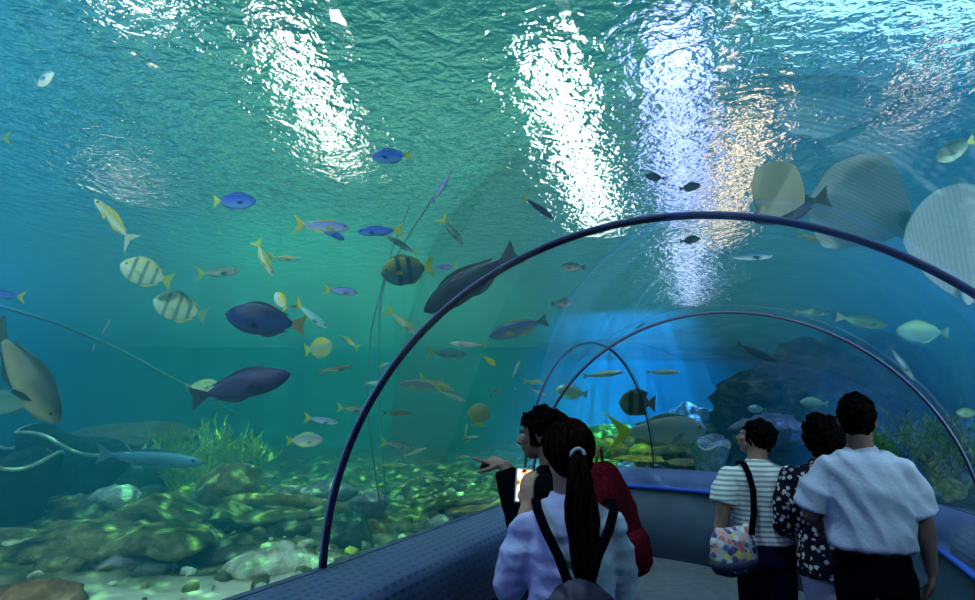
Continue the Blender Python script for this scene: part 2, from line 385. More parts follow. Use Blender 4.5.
M['ledge_blue'] = plain('lavender_blue_ledge', (0.10, 0.14, 0.36), 0.6, nscale=6, namp=0.15)
M['rail_blue'] = plain('bright_blue_rail', (0.04, 0.12, 0.75), 0.35)
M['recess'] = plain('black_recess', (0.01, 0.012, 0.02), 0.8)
sweep('floor', [(-RAD, 0), (RAD, 0)], M['carpet'], S_ALL)
S_near = [s for s in S_ALL if s <= 0.0]; S_far = [s for s in S_ALL if s >= 0.0]
for sg, side in ((-1, 'left'), (1, 'right')):
    # outer concrete skirt carrying the acrylic
    prof = [(sg * (RAD + 0.01), LEDGE), (sg * (RAD + 0.05), LEDGE), (sg * (RAD + 0.05), -1.0)]
    sweep('trim_1' if sg < 0 else 'trim_2', prof, M['wall_blue'], S_ALL)
    near = [(sg * RAD, LEDGE), (sg * (RAD - .16), LEDGE - .025), (sg * (RAD - .24), LEDGE - .05), (sg * (RAD - .275), LEDGE - .10), (sg * (RAD - .285), LEDGE - .38),
            (sg * (RAD - .20), LEDGE - .40), (sg * (RAD - .20), LEDGE - .52), (sg * (RAD - .285), LEDGE - .56), (sg * (RAD - .285), 0)]
    far = [(sg * RAD, LEDGE), (sg * (RAD - .16), LEDGE - .03), (sg * (RAD - .22), LEDGE - .14), (sg * (RAD - .22), LEDGE - .20),
           (sg * (RAD - .25), LEDGE - .20), (sg * (RAD - .25), 0)]
    if sg < 0:
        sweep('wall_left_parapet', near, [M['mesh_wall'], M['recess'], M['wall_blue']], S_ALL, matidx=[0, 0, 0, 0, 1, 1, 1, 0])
    else:
        sweep('wall_right_parapet', far, [M['ledge_blue'], M['wall_blue']], S_far, matidx=[0, 0, 0, 1, 1])
        sweep('wall_right_parapet_near', far, [M['mesh_wall'], M['wall_blue']], [s for s in S_ALL if s <= 0], matidx=[0, 0, 1, 1, 1])
        c = (RAD - .255, LEDGE - .20)
        ring = [(c[0] + .022 * math.cos(a), c[1] + .022 * math.sin(a)) for a in np.linspace(0, 2 * math.pi, 11)]
        r = sweep('handrail', ring, M['rail_blue'], S_ALL, kind=None)
        tag(r, 'thin bright blue handrail running along the dark parapet', 'handrail')
bm = bmesh.new(); loft(bm, [vault(s) for s in S_ALL], cap=False, closed=False)
a = struct('window_1', bm, acrylic_mat(), True)
# closing walls; the unseen start wall is added to keep outside light out
for nm, s in (('wall_start_light_block', -6.45), ('wall_tunnel_end', None)):
    if s is None:
        s = S_END - 0.02; bm = bmesh.new(); vs = [bm.verts.new(section(s, o, z)) for o, z in ((-RAD, LEDGE), (RAD, LEDGE), (RAD, -.2), (-RAD, -.2))]; bm.faces.new(vs); struct(nm, bm, M['wall_blue'])
        bm = bmesh.new(); bm.faces.new([bm.verts.new(p) for p in vault(s)]); struct('window_2', bm, a.data.materials[0]); continue
    bm = bmesh.new(); vs = [bm.verts.new(p) for p in vault(s, RAD + .03, RISE + .03)] + [bm.verts.new(section(s, RAD + .03, -.2)), bm.verts.new(section(s, -RAD - .03, -.2))]
    bm.faces.new(vs); struct(nm, bm, M['wall_blue'])
def hoop(s, w, label, m, inset=0.0):
    e = empty('tunnel_hoop', section(s, 0, 0)); tag(e, label, 'arch', 'hoops of the tunnel')
    inv = Matrix.Translation(-e.location)
    bm = bmesh.new()
    ps = [section(s, -(RAD - inset) * math.cos(t), LEDGE - .01 + (RISE - inset) * math.sin(t)) for t in np.linspace(0, math.pi, 61)]
    tube(bm, [inv @ p for p in ps], (w * 0.5), 10); obj('hoop_rib', bm, m, e)
    bm = bmesh.new()
    ps2 = [section(s - w * .75, -(RAD - inset) * math.cos(t), LEDGE - .01 + (RISE - inset) * math.sin(t)) for t in np.linspace(0, math.pi, 61)]
    tube(bm, [inv @ p for p in ps2], (w * 0.22), 8); obj('gasket', bm, M['pale_metal'], e)
    return e
M['pale_metal'] = plain('pale_blue_grey_seal', (0.14, 0.15, 0.34), 0.45, 0.0)
M['hoop'] = plain('blue_black_hoop', (0.02, 0.022, 0.075), 0.4, 0.0, spec=1.0)
M['hoop_grey'] = plain('grey_hoop', (0.06, 0.07, 0.09), 0.45, 0.0)
hoop(S_ARCH1, 0.033, 'dark blue tunnel hoop nearest the camera, arching over all the visitors', M['hoop'], -0.035)
hoop(0.0, 0.024, 'thin grey tunnel hoop framing the bright blue water behind the visitors', M['hoop_grey'], 0.02)
hoop((HEAD - R(-54)) * TR, 0.022, 'slim grey tunnel hoop furthest away beside the striped batfish', M['hoop_grey'], 0.02)

# ------------------------------------------------------------------ reef
def rock_mat(name, lo, hi, spot=None, scale=5.0, bump=0.7):
    m, nt, out = mat(name); p = N(nt, 'BsdfPrincipled', i_Roughness=1.0); p.inputs['Specular IOR Level'].default_value = 0.0; nt.links.new(p.outputs[0], out.inputs[0])
    tc = N(nt, 'TexCoord'); n1 = N(nt, 'TexNoise'); n1.inputs['Scale'].default_value = scale; n1.inputs['Detail'].default_value = 8; n1.inputs['Roughness'].default_value = 0.65
    nt.links.new(tc.outputs['Object'], n1.inputs['Vector'])
    st = [(0.38, lo), (0.56, hi)]
    if spot: st.append((0.68, spot))
    r = ramp(nt, n1.outputs[0], st); nt.links.new(r.outputs[0], p.inputs['Base Color'])
    n2 = N(nt, 'TexNoise'); n2.inputs['Scale'].default_value = scale * 4; n2.inputs['Detail'].default_value = 6; nt.links.new(tc.outputs['Object'], n2.inputs['Vector'])
    b = N(nt, 'Bump'); b.inputs['Strength'].default_value = bump; b.inputs['Distance'].default_value = 0.04; nt.links.new(n2.outputs[0], b.inputs['Height']); nt.links.new(b.outputs[0], p.inputs['Normal'])
    return m
M['rock'] = rock_mat('green_brown_reef_rock', (0.05, 0.07, 0.04), (0.25, 0.26, 0.13), (0.50, 0.52, 0.26))
M['rock_dark'] = rock_mat('dark_reef_rock', (0.02, 0.03, 0.035), (0.10, 0.12, 0.12), (0.22, 0.22, 0.2))
M['rock_orange'] = rock_mat('orange_brown_rock', (0.12, 0.06, 0.03), (0.40, 0.20, 0.09), (0.55, 0.36, 0.2))
M['rock_pale'] = rock_mat('pale_crusted_rock', (0.35, 0.37, 0.28), (0.8, 0.84, 0.68), (1.0, 1.0, 0.92), 7)
M['rock_violet'] = rock_mat('violet_grey_rock', (0.12, 0.12, 0.17), (0.32, 0.31, 0.42), (0.5, 0.48, 0.58))
M['coral_brown'] = rock_mat('brown_coral', (0.12, 0.09, 0.05), (0.30, 0.24, 0.12), (0.42, 0.36, 0.18), 9)
M['coral_blue'] = rock_mat('pale_blue_coral', (0.25, 0.33, 0.40), (0.55, 0.68, 0.74), (0.8, 0.9, 0.9), 12)
M['coral_green'] = rock_mat('yellow_green_coral', (0.25, 0.36, 0.03), (0.75, 0.85, 0.12), (1.0, 0.95, 0.3), 14)
M['coral_leaf'] = rock_mat('leaf_green_coral', (0.06, 0.26, 0.03), (0.3, 0.7, 0.1), (0.6, 0.85, 0.2), 10)
M['coral_yellow'] = rock_mat('mustard_coral', (0.25, 0.18, 0.03), (0.55, 0.42, 0.08), (0.8, 0.7, 0.25), 9)
M['coral_cup'] = rock_mat('slate_cup_coral', (0.01, 0.02, 0.03), (0.03, 0.05, 0.07), (0.07, 0.10, 0.12), 6)
M['coral_rim'] = plain('pale_coral_rim', (0.55, 0.68, 0.62), 0.7, nscale=9, namp=0.3)
M['wood'] = rock_mat('sunken_wood', (0.10, 0.08, 0.03), (0.34, 0.28, 0.12), (0.5, 0.45, 0.22), 4)

def bumpy(bm, vs, amp, fr, seed, flat=0.0, c=None):
    o = Vector((seed * 7.13, seed * 3.7, seed * 1.9))
    c = c if c is not None else sum((v.co for v in vs), Vector()) / len(vs)
    for v in vs:
        d = (v.co - c); n = d.normalized() if d.length else Vector((0, 0, 1))
        k = noise.fractal(v.co * fr + o, 1.0, 2.2, 4)
        v.co += n * k * amp
def bed_at(px, py, zoff=0.0):
    r = ray(px, py); d = 1.0
    for _ in range(4000):
        p = CAM + r * d
        if p.z <= bed_z(p.x, p.y) + zoff: return p
        d += 0.01
        if d > 17: return p
def rock(label, pos, size, m, seed, rotz=0.0, amp=0.40, fr=2.6, name='reef_rock', group=None, tilt=0.0, sub=4, cat='rock'):
    e_ = bmesh.new(); vs = blob(e_, (0, 0, 0), size, sub); s = min(size)
    bumpy(e_, vs, amp * (s * max(size)) ** .5, fr / max(size) ** .5, seed)
    # strata grooves
    for v in vs: v.co.x *= 1 + 0.05 * math.sin(v.co.z * 26 + seed); v.co.y *= 1 + 0.05 * math.sin(v.co.z * 26 + seed)
    o = obj(name, e_, m); o.location = pos; o.rotation_euler = (tilt, 0, rotz); tag(o, label, cat, group); return o
def slab(label, px0, px1, py, d, thick, depth, m, seed, droop=0.0, name='reef_ledge'):
    """layered rock shelf: three stacked uneven plates"""
    hit = bed_at((px0 + px1) / 2, py); k = ((hit - CAM).dot(CAM_F)) / d; d *= k; thick *= k; depth *= k
    a, b = at(px0, py - 3, d), at(px1, py + droop - 3, d); L = (b - a).length; c = (a + b) / 2
    yaw = math.atan2(b.y - a.y, b.x - a.x); bm = bmesh.new(); nu, nv = 56, 14
    rings = []
    for i in range(nu + 1):
        u = i / nu * 2 - 1; w = max(0.02, (1 - abs(u) ** 3.5)) ** .5
        ring = []
        for k in range(nv * 2):
            an = 2 * math.pi * k / (nv * 2)
            y = math.copysign(abs(math.cos(an)) ** .6, math.cos(an)) * depth / 2 * w
            z = math.copysign(abs(math.sin(an)) ** .7, math.sin(an)) * thick / 2 * w
            P = Vector((u * L / 2, y, z))
            n = noise.fractal(P * 2.3 + Vector((seed * 5, 0, 0)), 1, 2.1, 4)
            n2 = noise.noise(Vector((P.x * 1.2, seed * 3.3, P.z * 9)))
            P.y += (0.30 * n + 0.55 * n2) * depth * 0.5
            P.z += .12 * thick * math.sin(P.x * 9 + seed)
            P.z += 0.25 * thick * noise.fractal(P * 3.1 + Vector((0, seed * 4, 0)), 1, 2.0, 4)
            ring.append(P)
        rings.append(ring)
    loft(bm, rings)
    o = obj(name, bm, m); o.location = c - Vector((0, 0, thick * .1)); o.rotation_euler = (0, math.atan2(-(b.z - a.z), L), yaw); tag(o, label, 'rock', 'reef rocks on the tank bed'); return o
def dome_coral(label, pos, r, h, m, seed, name='dome_coral', cat='coral'):
    bm = bmesh.new(); vs = blob(bm, (0, 0, 0), (r, r * .9, h), 4); bumpy(bm, vs, 0.06 * r, 5 / r, seed); bumpy(bm, vs, 0.12 * r, 1.5 / r, seed + 2)
    o = obj(name, bm, m); o.location = pos; return tag(o, label, cat)
def branch_coral(label, pos, spread, height, m, seed, n=26, name='branching_coral', rad=0.018, leaf=False):
    rnd = random.Random(seed); bm = bmesh.new()
    def grow(p, d, L, r, lvl):
        pts = [p]; q = p.copy(); dd = d.copy(); K = 4
        for i in range(K):
            dd = (dd + Vector((rnd.uniform(-.35, .35), rnd.uniform(-.35, .35), rnd.uniform(-.1, .25)))).normalized(); q = q + dd * L / K; pts.append(q.copy())
            if lvl < 2 and i >= 1:
                for _ in range(2 if lvl == 0 else 1):
                    nd = (dd + Vector((rnd.uniform(-1, 1), rnd.uniform(-1, 1), rnd.uniform(-.1, .6)))).normalized(); grow(q.copy(), nd, L * .55, r * .7, lvl + 1)
        tube(bm, pts, [r * (1 - .55 * i / K) for i in range(K + 1)], 5)
    for i in range(n):
        a = rnd.uniform(0, 2 * math.pi); k = rnd.random() ** .6
        p = Vector((math.cos(a) * spread * k, math.sin(a) * spread * k * .7, -height * .15))
        d = Vector((p.x / spread * .9, p.y / spread * .9, 1.0)).normalized()
        grow(p, d, height * rnd.uniform(.55, .95), rad, 0)
    vs = blob(bm, (0, 0, -height * .25), (spread * .95, spread * .7, height * .35), 3); bumpy(bm, vs, spread * .15, 4, seed)
    o = obj(name, bm, m); o.location = pos; return tag(o, label, 'coral')
def cup_coral(label, pos, r, h, tilt, m, seed, name='cup_coral', yaw=0.0):
    top = pos.z + h; base = min(pos.z, bed_z(pos.x, pos.y) - .06); h = top - base; pos = Vector((pos.x, pos.y, base))
    e = empty(name, pos, (tilt[0], tilt[1], yaw)); tag(e, label, 'coral')
    bm = bmesh.new(); rings = []; n = 40
    for t in list(np.linspace(0, 1, 9)) + list(np.linspace(1, 0.1, 8)):
        inner = len(rings) >= 9; rr = r * (0.28 + 0.72 * t ** .8) - (0.045 * r if inner else 0); z = h * t + (0.05 * h if inner else 0)
        rings.append([Vector((rr * math.cos(a) * (1 + .07 * math.sin(3 * a + seed)), rr * math.sin(a), z + .05 * h * math.sin(4 * a + seed) * t)) for a in np.linspace(0, 2 * math.pi, n, endpoint=False)])
    loft(bm, rings); obj('cup_body', bm, m, e)
    bm = bmesh.new(); pts = [Vector((r * .98 * math.cos(a) * (1 + .07 * math.sin(3 * a + seed)), r * .98 * math.sin(a), h * 1.02 + .05 * h * math.sin(4 * a + seed))) for a in np.linspace(0, 2 * math.pi, n + 1)]
    tube(bm, pts, 0.022 * r + .008, 6, False); rim = obj('cup_rim', bm, M['coral_rim'], e); rim['label'] = 'pale crusted lip of the cup'
    return e
def table_coral(label, pos, r, m, seed, tilt=0.0, name='table_coral', hh=0.5, flat=.12):
    e = empty(name, pos, (tilt, 0, 0)); tag(e, label, 'coral')
    bm = bmesh.new(); rings = []; n = 60
    for t, z in [(0.05, 0.06), (.35, .05), (.7, .03), (.95, .0), (1, -.03), (.93, -.06), (.6, -.07), (.2, -.10)]:
        rings.append([Vector((r * t * math.cos(a) * (1 + (.12 * math.sin(5 * a + seed) + .05 * math.sin(11 * a + seed * 2)) * t), r * .7 * t * math.sin(a) * (1 + .1 * math.sin(4 * a + seed)), z * r * flat * 8 + .03 * r * noise.noise(Vector((t * 3 * math.cos(a), t * 3 * math.sin(a), seed))))) for a in np.linspace(0, 2 * math.pi, n, endpoint=False)])
    loft(bm, rings); obj('coral_plate', bm, m, e)
    bm = bmesh.new(); tube(bm, [(0, 0, -hh), (.05, 0, -hh * .5), (0, 0, -.02)], [r * .3, r * .16, r * .3], 12); obj('coral_stalk', bm, m, e)
    return e

G = 'reef rocks on the tank bed'
slab('long low reef ledge with green crust running under the brown dome coral', 40, 360, 498, 8.6, .34, 1.6, M['rock'], 3)
slab('overhanging grey green rock shelf above the blue shaded sand', 180, 372, 512, 7.3, .26, 1.3, M['rock'], 5, 2)
slab('mossy rock terrace below the pale blue dome coral', -30, 210, 512, 7.6, .36, 1.5, M['rock'], 8, 6)
slab('brown rock terrace with small green growths, in front of the mossy one', -60, 200, 532, 6.4, .34, 1.3, M['rock'], 11, 4)
slab('dark rock terrace above the strip of white sand', -80, 210, 548, 5.5, .26, 1.0, M['rock'], 13, -6)
slab('thin dark rock plate beyond the hoop foot', 345, 420, 522, 7.5, .12, .8, M['wood'], 15, 12)
slab('flat greenish coral plate far along the ledge, near the dark haired visitors', 425, 500, 508, 7.0, .08, .7, M['rock'], 16, -8)
slab('low brown ledge beside the tunnel wall behind the pointing hand', 445, 520, 516, 6.4, .10, .6, M['coral_yellow'], 17, -14)
rock('white crusted flat rock on the sand beside the hoop foot', bed_at(276, 563), (.38, .26, .13), M['rock_pale'], 21, group=G)
rock('small white capped stone beside the hoop foot', bed_at(362, 545), (.10, .09, .09), M['rock_pale'], 22)
rock('orange brown rock cut by the bottom edge of the picture', bed_at(25, 604), (.34, .3, .13), M['rock_orange'], 23)
rock('violet grey lumpy rock on top of the shelf by the hoop', (bed_at(325, 507) + Vector((0, -.3, .2))), (.50, .26, .13), M['rock_violet'], 24, .1)
rock('violet grey round rock just past the hoop', (bed_at(372, 514) + Vector((0, -.2, .14))), (.20, .2, .12), M['rock_violet'], 25)
rock('brown pillar rock under the end of the shelf', bed_at(352, 538), (.22, .25, .26), M['rock_dark'], 26)
rock('dark round boulder under the mossy terrace', bed_at(70, 520), (.5, .4, .22), M['rock_dark'], 27)
rock('green topped boulder at the picture edge under the slate cup', bed_at(30, 508), (.55, .4, .2), M['rock'], 28)
rock('small round boulder beside the pale blue dome', bed_at(147, 500), (.26, .22, .16), M['rock'], 29)
rock('small green boulder on the shelf edge', bed_at(222, 516), (.16, .15, .12), M['coral_green'], 30)
rock('blue grey stone lying on the shelf edge', bed_at(258, 512), (.26, .16, .10), M['rock_violet'], 31)
rock('grey boulder at the end of the mossy terrace', bed_at(190, 540), (.34, .26, .13), M['rock'], 32)
rock('low dark rock half buried in the sand under the shelf', bed_at(215, 556), (.4, .3, .1), M['rock_dark'], 33)
for i, (px, py, d, s, mm, lb) in enumerate([
        (20, 548, 5.9, .2, 'rock_pale', 'pale patchy stone on the brown terrace at the picture edge'), (105, 543, 5.9, .22, 'rock', 'brown stone on the middle of the brown terrace'),
        (160, 530, 6.3, .16, 'coral_green', 'bright green knobbly stone on the mossy terrace'), (60, 566, 5.2, .18, 'rock', 'green brown stone on the dark terrace'),
        (150, 572, 5.0, .15, 'rock_dark', 'dark stone at the edge of the white sand'), (12, 520, 6.6, .22, 'rock_pale', 'pale green stone below the slate cup'),
        (120, 562, 5.3, .2, 'rock_violet', 'violet stone on the dark terrace'), (290, 530, 6.5, .22, 'rock_dark', 'dark stone in the shade under the shelf'),
        (395, 528, 6.3, .2, 'rock', 'brown stone behind the parapet past the hoop'), (440, 522, 6.0, .14, 'rock_pale', 'small pale stone behind the parapet below the fish')]):
    rock(lb, bed_at(px, py), (s, s * .8, s * .5), M[mm], 40 + i, name='reef_stone', sub=4)
dome_coral('brown dome coral in front of the green branching coral', at(232, 488, 7.4), .42, .30, M['coral_brown'], 1)
dome_coral('pale blue dome coral on the mossy terrace', at(115, 499, 6.3), .25, .14, M['coral_blue'], 2)
dome_coral('dark green round coral behind the pale blue dome', at(125, 478, 8.8), .75, .42, M['rock_dark'], 3)
branch_coral('yellow green branching coral behind the brown dome', at(212, 478, 8.4), .60, .62, M['coral_green'], 4, 30, rad=.02)
branch_coral('small green coral bush beside the long pale blue fish', at(192, 486, 7.9), .26, .34, M['coral_green'], 5, 16)
table_coral('broad brown table coral behind the cups', at(128, 432, 9.6), 1.05, M['coral_brown'], 2, R(12), hh=1.0, flat=.2)
cup_coral('slate blue cup coral with a pale lip at the picture edge', at(18, 500, 5.7), .42, .36, (R(8), R(-4)), M['coral_cup'], 1)
cup_coral('dark cup coral with a slanting pale lip under the large olive fish', at(52, 478, 6.9), .62, .42, (R(-4), R(16)), M['coral_cup'], 2)
cup_coral('small dark cup coral between the two bigger cups', at(38, 466, 7.8), .36, .3, (R(5), R(-10)), M['coral_cup'], 4)
bm = bmesh.new(); tube(bm, [at(195, 503, 7.2), at(250, 499, 7.0), at(300, 500, 6.9), at(345, 508, 6.8), at(400, 521, 6.7)], [.06, .07, .06, .055, .03], 8)
vs = list(bm.verts); bumpy(bm, vs, .02, 6, 3, c=at(300, 503, 7)); tag(obj('sunken_branch', bm, M['wood']), 'yellow brown sunken branch lying across the shelf and behind the hoop', 'driftwood')

# reef behind the far bend of the tunnel
rock('large dark rock wall rising behind the visitors at the tunnel bend', Vector((7.2, 11.6, .9)), (3.3, 1.3, 2.2), M['rock_dark'], 50, .15, .12, name='rock_wall', sub=5)
rock('dark rock slope dropping toward the bright blue opening', Vector((4.6, 12.8, .5)), (1.5, 1.0, 1.35), M['rock_dark'], 51, .1, .15, name='rock_wall', sub=5)
rock('dark rock shoulder behind the green coral by the man', Vector((6.4, 7.8, .4)), (1.6, .9, 1.3), M['rock_dark'], 52, -.2, .15, name='rock_wall', sub=5)
rock('low sandy reef mound beside the right parapet', Vector((4.9, 5.9, .3)), (1.1, .9, .75), M['rock'], 53, -.2, .15, name='rock_wall', sub=5)
for i, (px, py, d, s, mm, lb) in enumerate([
        (602, 452, 10.3, .45, 'coral_yellow', 'mustard coral lump seen just past the red backpack'), (625, 446, 10.8, .40, 'rock', 'green brown rock under the big silver fish'),
        (650, 454, 10.0, .38, 'coral_green', 'yellow green coral lump at the far ledge'), (680, 456, 9.8, .42, 'rock', 'brown green rock at the far ledge below the cup'),
        (700, 448, 10.4, .5, 'rock_violet', 'violet grey rock behind the woman in stripes'), (665, 443, 11.2, .5, 'coral_brown', 'brown coral mound behind the mustard one'),
        (610, 436, 11.6, .5, 'coral_leaf', 'leaf green coral mound under the batfish'), (590, 448, 10.0, .35, 'coral_leaf', 'leaf green coral against the red backpack'),
        (720, 436, 11.0, .5, 'rock_dark', 'dark rock close to the face of the woman in stripes'), (770, 432, 10.0, .6, 'rock_violet', 'violet rock patch behind the two darker haired visitors')]):
    rock(lb, at(px, py, d), (s, s * .7, s * .45), M[mm], 60 + i, name='reef_stone', sub=4, amp=.35, fr=2.6)
for i, (px, py, d, lb) in enumerate([(640, 458, 9.4, 'low mustard coral plate at the far ledge'), (595, 462, 9.2, 'low green coral plate at the far ledge'), (690, 462, 9.2, 'low brown coral plate under the glassy cup')]):
    table_coral(lb, at(px, py, d), .38, M[('coral_yellow', 'coral_leaf', 'coral_brown')[i]], i + 5, R(8), hh=.4)
cup_coral('grey glassy cup sponge beside the woman in stripes', at(708, 462, 8.9), .28, .26, (R(10), 0), M['coral_blue'], 7, 'cup_sponge')
branch_coral('tall leaf green branching coral by the man in the pale shirt', at(915, 478, 5.9), .34, .52, M['coral_leaf'], 9, 28, rad=.016)
branch_coral('yellow green coral bush against the right hoop', at(945, 482, 5.6), .18, .34, M['coral_green'], 10, 14)

# reflected lines of the acrylic, added as thin tubes in the tank
def reflection(label, pts, r):
    bm = bmesh.new(); tube(bm, pts, r, 8); return tag(obj('reflection', bm, M['reflection']), label, 'reflection')
M['reflection'] = plain('pale_reflection', (0.22, 0.36, 0.42), 0.6)
reflection('pale reflection slanting down through the deep blue water', [at(-30, 297, 7.6), at(60, 324, 7.8), at(120, 350, 8.2), at(190, 388, 8.6), at(235, 415, 9.2)], .022)
reflection('thin pale reflected line curving down beside the grey disc shaped fish', [at(455, 165, 5.2), at(415, 225, 5.3), at(385, 275, 5.4), at(371, 330, 5.5), at(367, 380, 5.6), at(369, 430, 5.7), at(380, 505, 6.1)], .007)
reflection('second thin pale reflected line beside the first', [at(410, 205, 5.0), at(392, 250, 5.2), at(381, 300, 5.3), at(378, 350, 5.5), at(380, 410, 5.6), at(386, 505, 6.0)], .006)

# small rubble and growths strewn over the reef: nobody could count it
def rubble(label, n, box_, m, seed, name='coral_rubble'):
    rnd = random.Random(seed); bm = bmesh.new(); k = 0
    while k < n:
        x = rnd.uniform(box_[0], box_[1]); y = rnd.uniform(box_[2], box_[3])
        if inside_tunnel(Vector((x, y, .6)), .35): continue
        r = rnd.uniform(.02, .075); k += 1
        vs = blob(bm, (x, y, bed_z(x, y) + r * .2), (r * rnd.uniform(.8, 1.6), r, r * rnd.uniform(.4, .9)), 2, Euler((rnd.uniform(-.4, .4), rnd.uniform(-.4, .4), rnd.uniform(0, 6))).to_matrix())
        bumpy(bm, vs, r * .5, 18, seed + k)
    return tag(obj(name, bm, m), label, 'rubble', kind='stuff')
rubble('green brown coral rubble strewn over the tank bed', 420, (-7.5, 1.2, 4.4, 10.5), M['rock'], 3)
rubble('pale bits of broken coral strewn over the tank bed', 200, (-7.0, 1.0, 4.2, 9.5), M['rock_pale'], 4)
rubble('small bright green growths dotted over the reef', 70, (-6.5, 1.0, 5.4, 10), M['coral_green'], 5, 'coral_growth')

# ------------------------------------------------------------------ fish
SHAPES = {   # half height top, half height bottom, half thickness (of body length), tail fork, tail size, dorsal height, anal
    'fusilier': dict(up=.115, dn=.125, th=.075, fork=.55, tail=.24, dor=.045, peak=.38),
    'goat':     dict(up=.085, dn=.10, th=.065, fork=.50, tail=.24, dor=.05, peak=.32),
    'parrot':   dict(up=.155, dn=.155, th=.10, fork=.20, tail=.20, dor=.05, peak=.40),
    'surgeon':  dict(up=.225, dn=.235, th=.085, fork=.25, tail=.20, dor=.055, peak=.42),
    'disc':     dict(up=.33, dn=.33, th=.07, fork=.20, tail=.20, dor=.07, peak=.42),
    'bat':      dict(up=.42, dn=.42, th=.07, fork=.05, tail=.20, dor=.16, peak=.42),
    'jack':     dict(up=.18, dn=.18, th=.085, fork=.75, tail=.28, dor=.06, peak=.36),
    'slender':  dict(up=.075, dn=.085, th=.06, fork=.35, tail=.16, dor=.03, peak=.35),
    'grouper':  dict(up=.165, dn=.19, th=.11, fork=.08, tail=.20, dor=.07, peak=.36),
}
_fm = {}
def fish_mat(back, side, belly, spec=0.5, rough=0.35, stripes=None, spot=None, scale_amp=0.12, line=None):
    key = (back, side, belly, rough, str(stripes), str(spot), str(line))
    if key in _fm: return _fm[key]
    m, nt, out = mat('fish_skin'); p = N(nt, 'BsdfPrincipled', i_Roughness=rough); p.inputs['Specular IOR Level'].default_value = 0.12; nt.links.new(p.outputs[0], out.inputs[0])
    tc = N(nt, 'TexCoord'); sx = N(nt, 'SeparateXYZ'); nt.links.new(tc.outputs['Generated'], sx.inputs[0])
    r = ramp(nt, sx.outputs['Z'], [(0.22, belly), (0.5, side), (0.78, back)]); col = r.outputs[0]
    if line:      # coloured band along the back
        r2 = ramp(nt, sx.outputs['Z'], [(0.70, (0, 0, 0)), (0.78, (1, 1, 1))]); mx = N(nt, 'MixRGB'); nt.links.new(r2.outputs[0], mx.inputs[0]); nt.links.new(col, mx.inputs[1]); mx.inputs[2].default_value = (*line, 1); col = mx.outputs[0]
    if stripes:   # (positions..., colour)
        ps, sc_, w = stripes
        for q in ps:
            mr = N(nt, 'Math', operation='SUBTRACT'); mr.inputs[1].default_value = q; nt.links.new(sx.outputs['X'], mr.inputs[0])
            ab = N(nt, 'Math', operation='ABSOLUTE'); nt.links.new(mr.outputs[0], ab.inputs[0])
            lt = N(nt, 'MapRange'); lt.inputs['From Min'].default_value = w; lt.inputs['From Max'].default_value = w * .6; nt.links.new(ab.outputs[0], lt.inputs['Value'])
            mx = N(nt, 'MixRGB'); nt.links.new(lt.outputs[0], mx.inputs[0]); nt.links.new(col, mx.inputs[1]); mx.inputs[2].default_value = (*sc_, 1); col = mx.outputs[0]
    if spot:
        vo = N(nt, 'TexVoronoi'); vo.inputs['Scale'].default_value = 9; nt.links.new(tc.outputs['Generated'], vo.inputs['Vector'])
        r3 = ramp(nt, vo.outputs['Distance'], [(0.2, (1, 1, 1)), (0.35, (0, 0, 0))]); mx = N(nt, 'MixRGB'); nt.links.new(r3.outputs[0], mx.inputs[0]); nt.links.new(col, mx.inputs[1]); mx.inputs[2].default_value = (*spot, 1); col = mx.outputs[0]
    nt.links.new(col, p.inputs['Base Color'])
    vo = N(nt, 'TexVoronoi'); vo.inputs['Scale'].default_value = 40; nt.links.new(tc.outputs['Generated'], vo.inputs['Vector'])
    b = N(nt, 'Bump'); b.inputs['Strength'].default_value = 0.25; b.inputs['Distance'].default_value = 0.004; nt.links.new(vo.outputs['Distance'], b.inputs['Height']); nt.links.new(b.outputs[0], p.inputs['Normal'])
    _fm[key] = m; return m
_fin = {}
def fin_mat(c):
    if c not in _fin: 
        m, nt, out = mat('fish_fin'); p = N(nt, 'BsdfPrincipled', i_Roughness=.5); p.inputs['Base Color'].default_value = (*c, 1); tl = N(nt, 'BsdfTranslucent'); tl.inputs[0].default_value = (*c, 1)
        ms = N(nt, 'MixShader'); ms.inputs[0].default_value = .4; nt.links.new(p.outputs[0], ms.inputs[1]); nt.links.new(tl.outputs[0], ms.inputs[2]); nt.links.new(ms.outputs[0], out.inputs[0]); _fin[c] = m
    return _fin[c]
M['eye_dark'] = plain('fish_eye', (0.01, 0.01, 0.01), 0.1); M['eye_ring'] = plain('fish_eye_ring', (0.7, 0.65, 0.4), 0.3)
def prof(S, u):
    """half height factor along the body, u 0 nose .. 1 tail root"""
    pk = S['peak']
    if u < pk: return math.sin(math.pi / 2 * (u / pk)) ** .62
    v = (u - pk) / (1 - pk); return (math.cos(math.pi / 2 * v ** 1.15)) ** .9 * (1 - .17) + .17
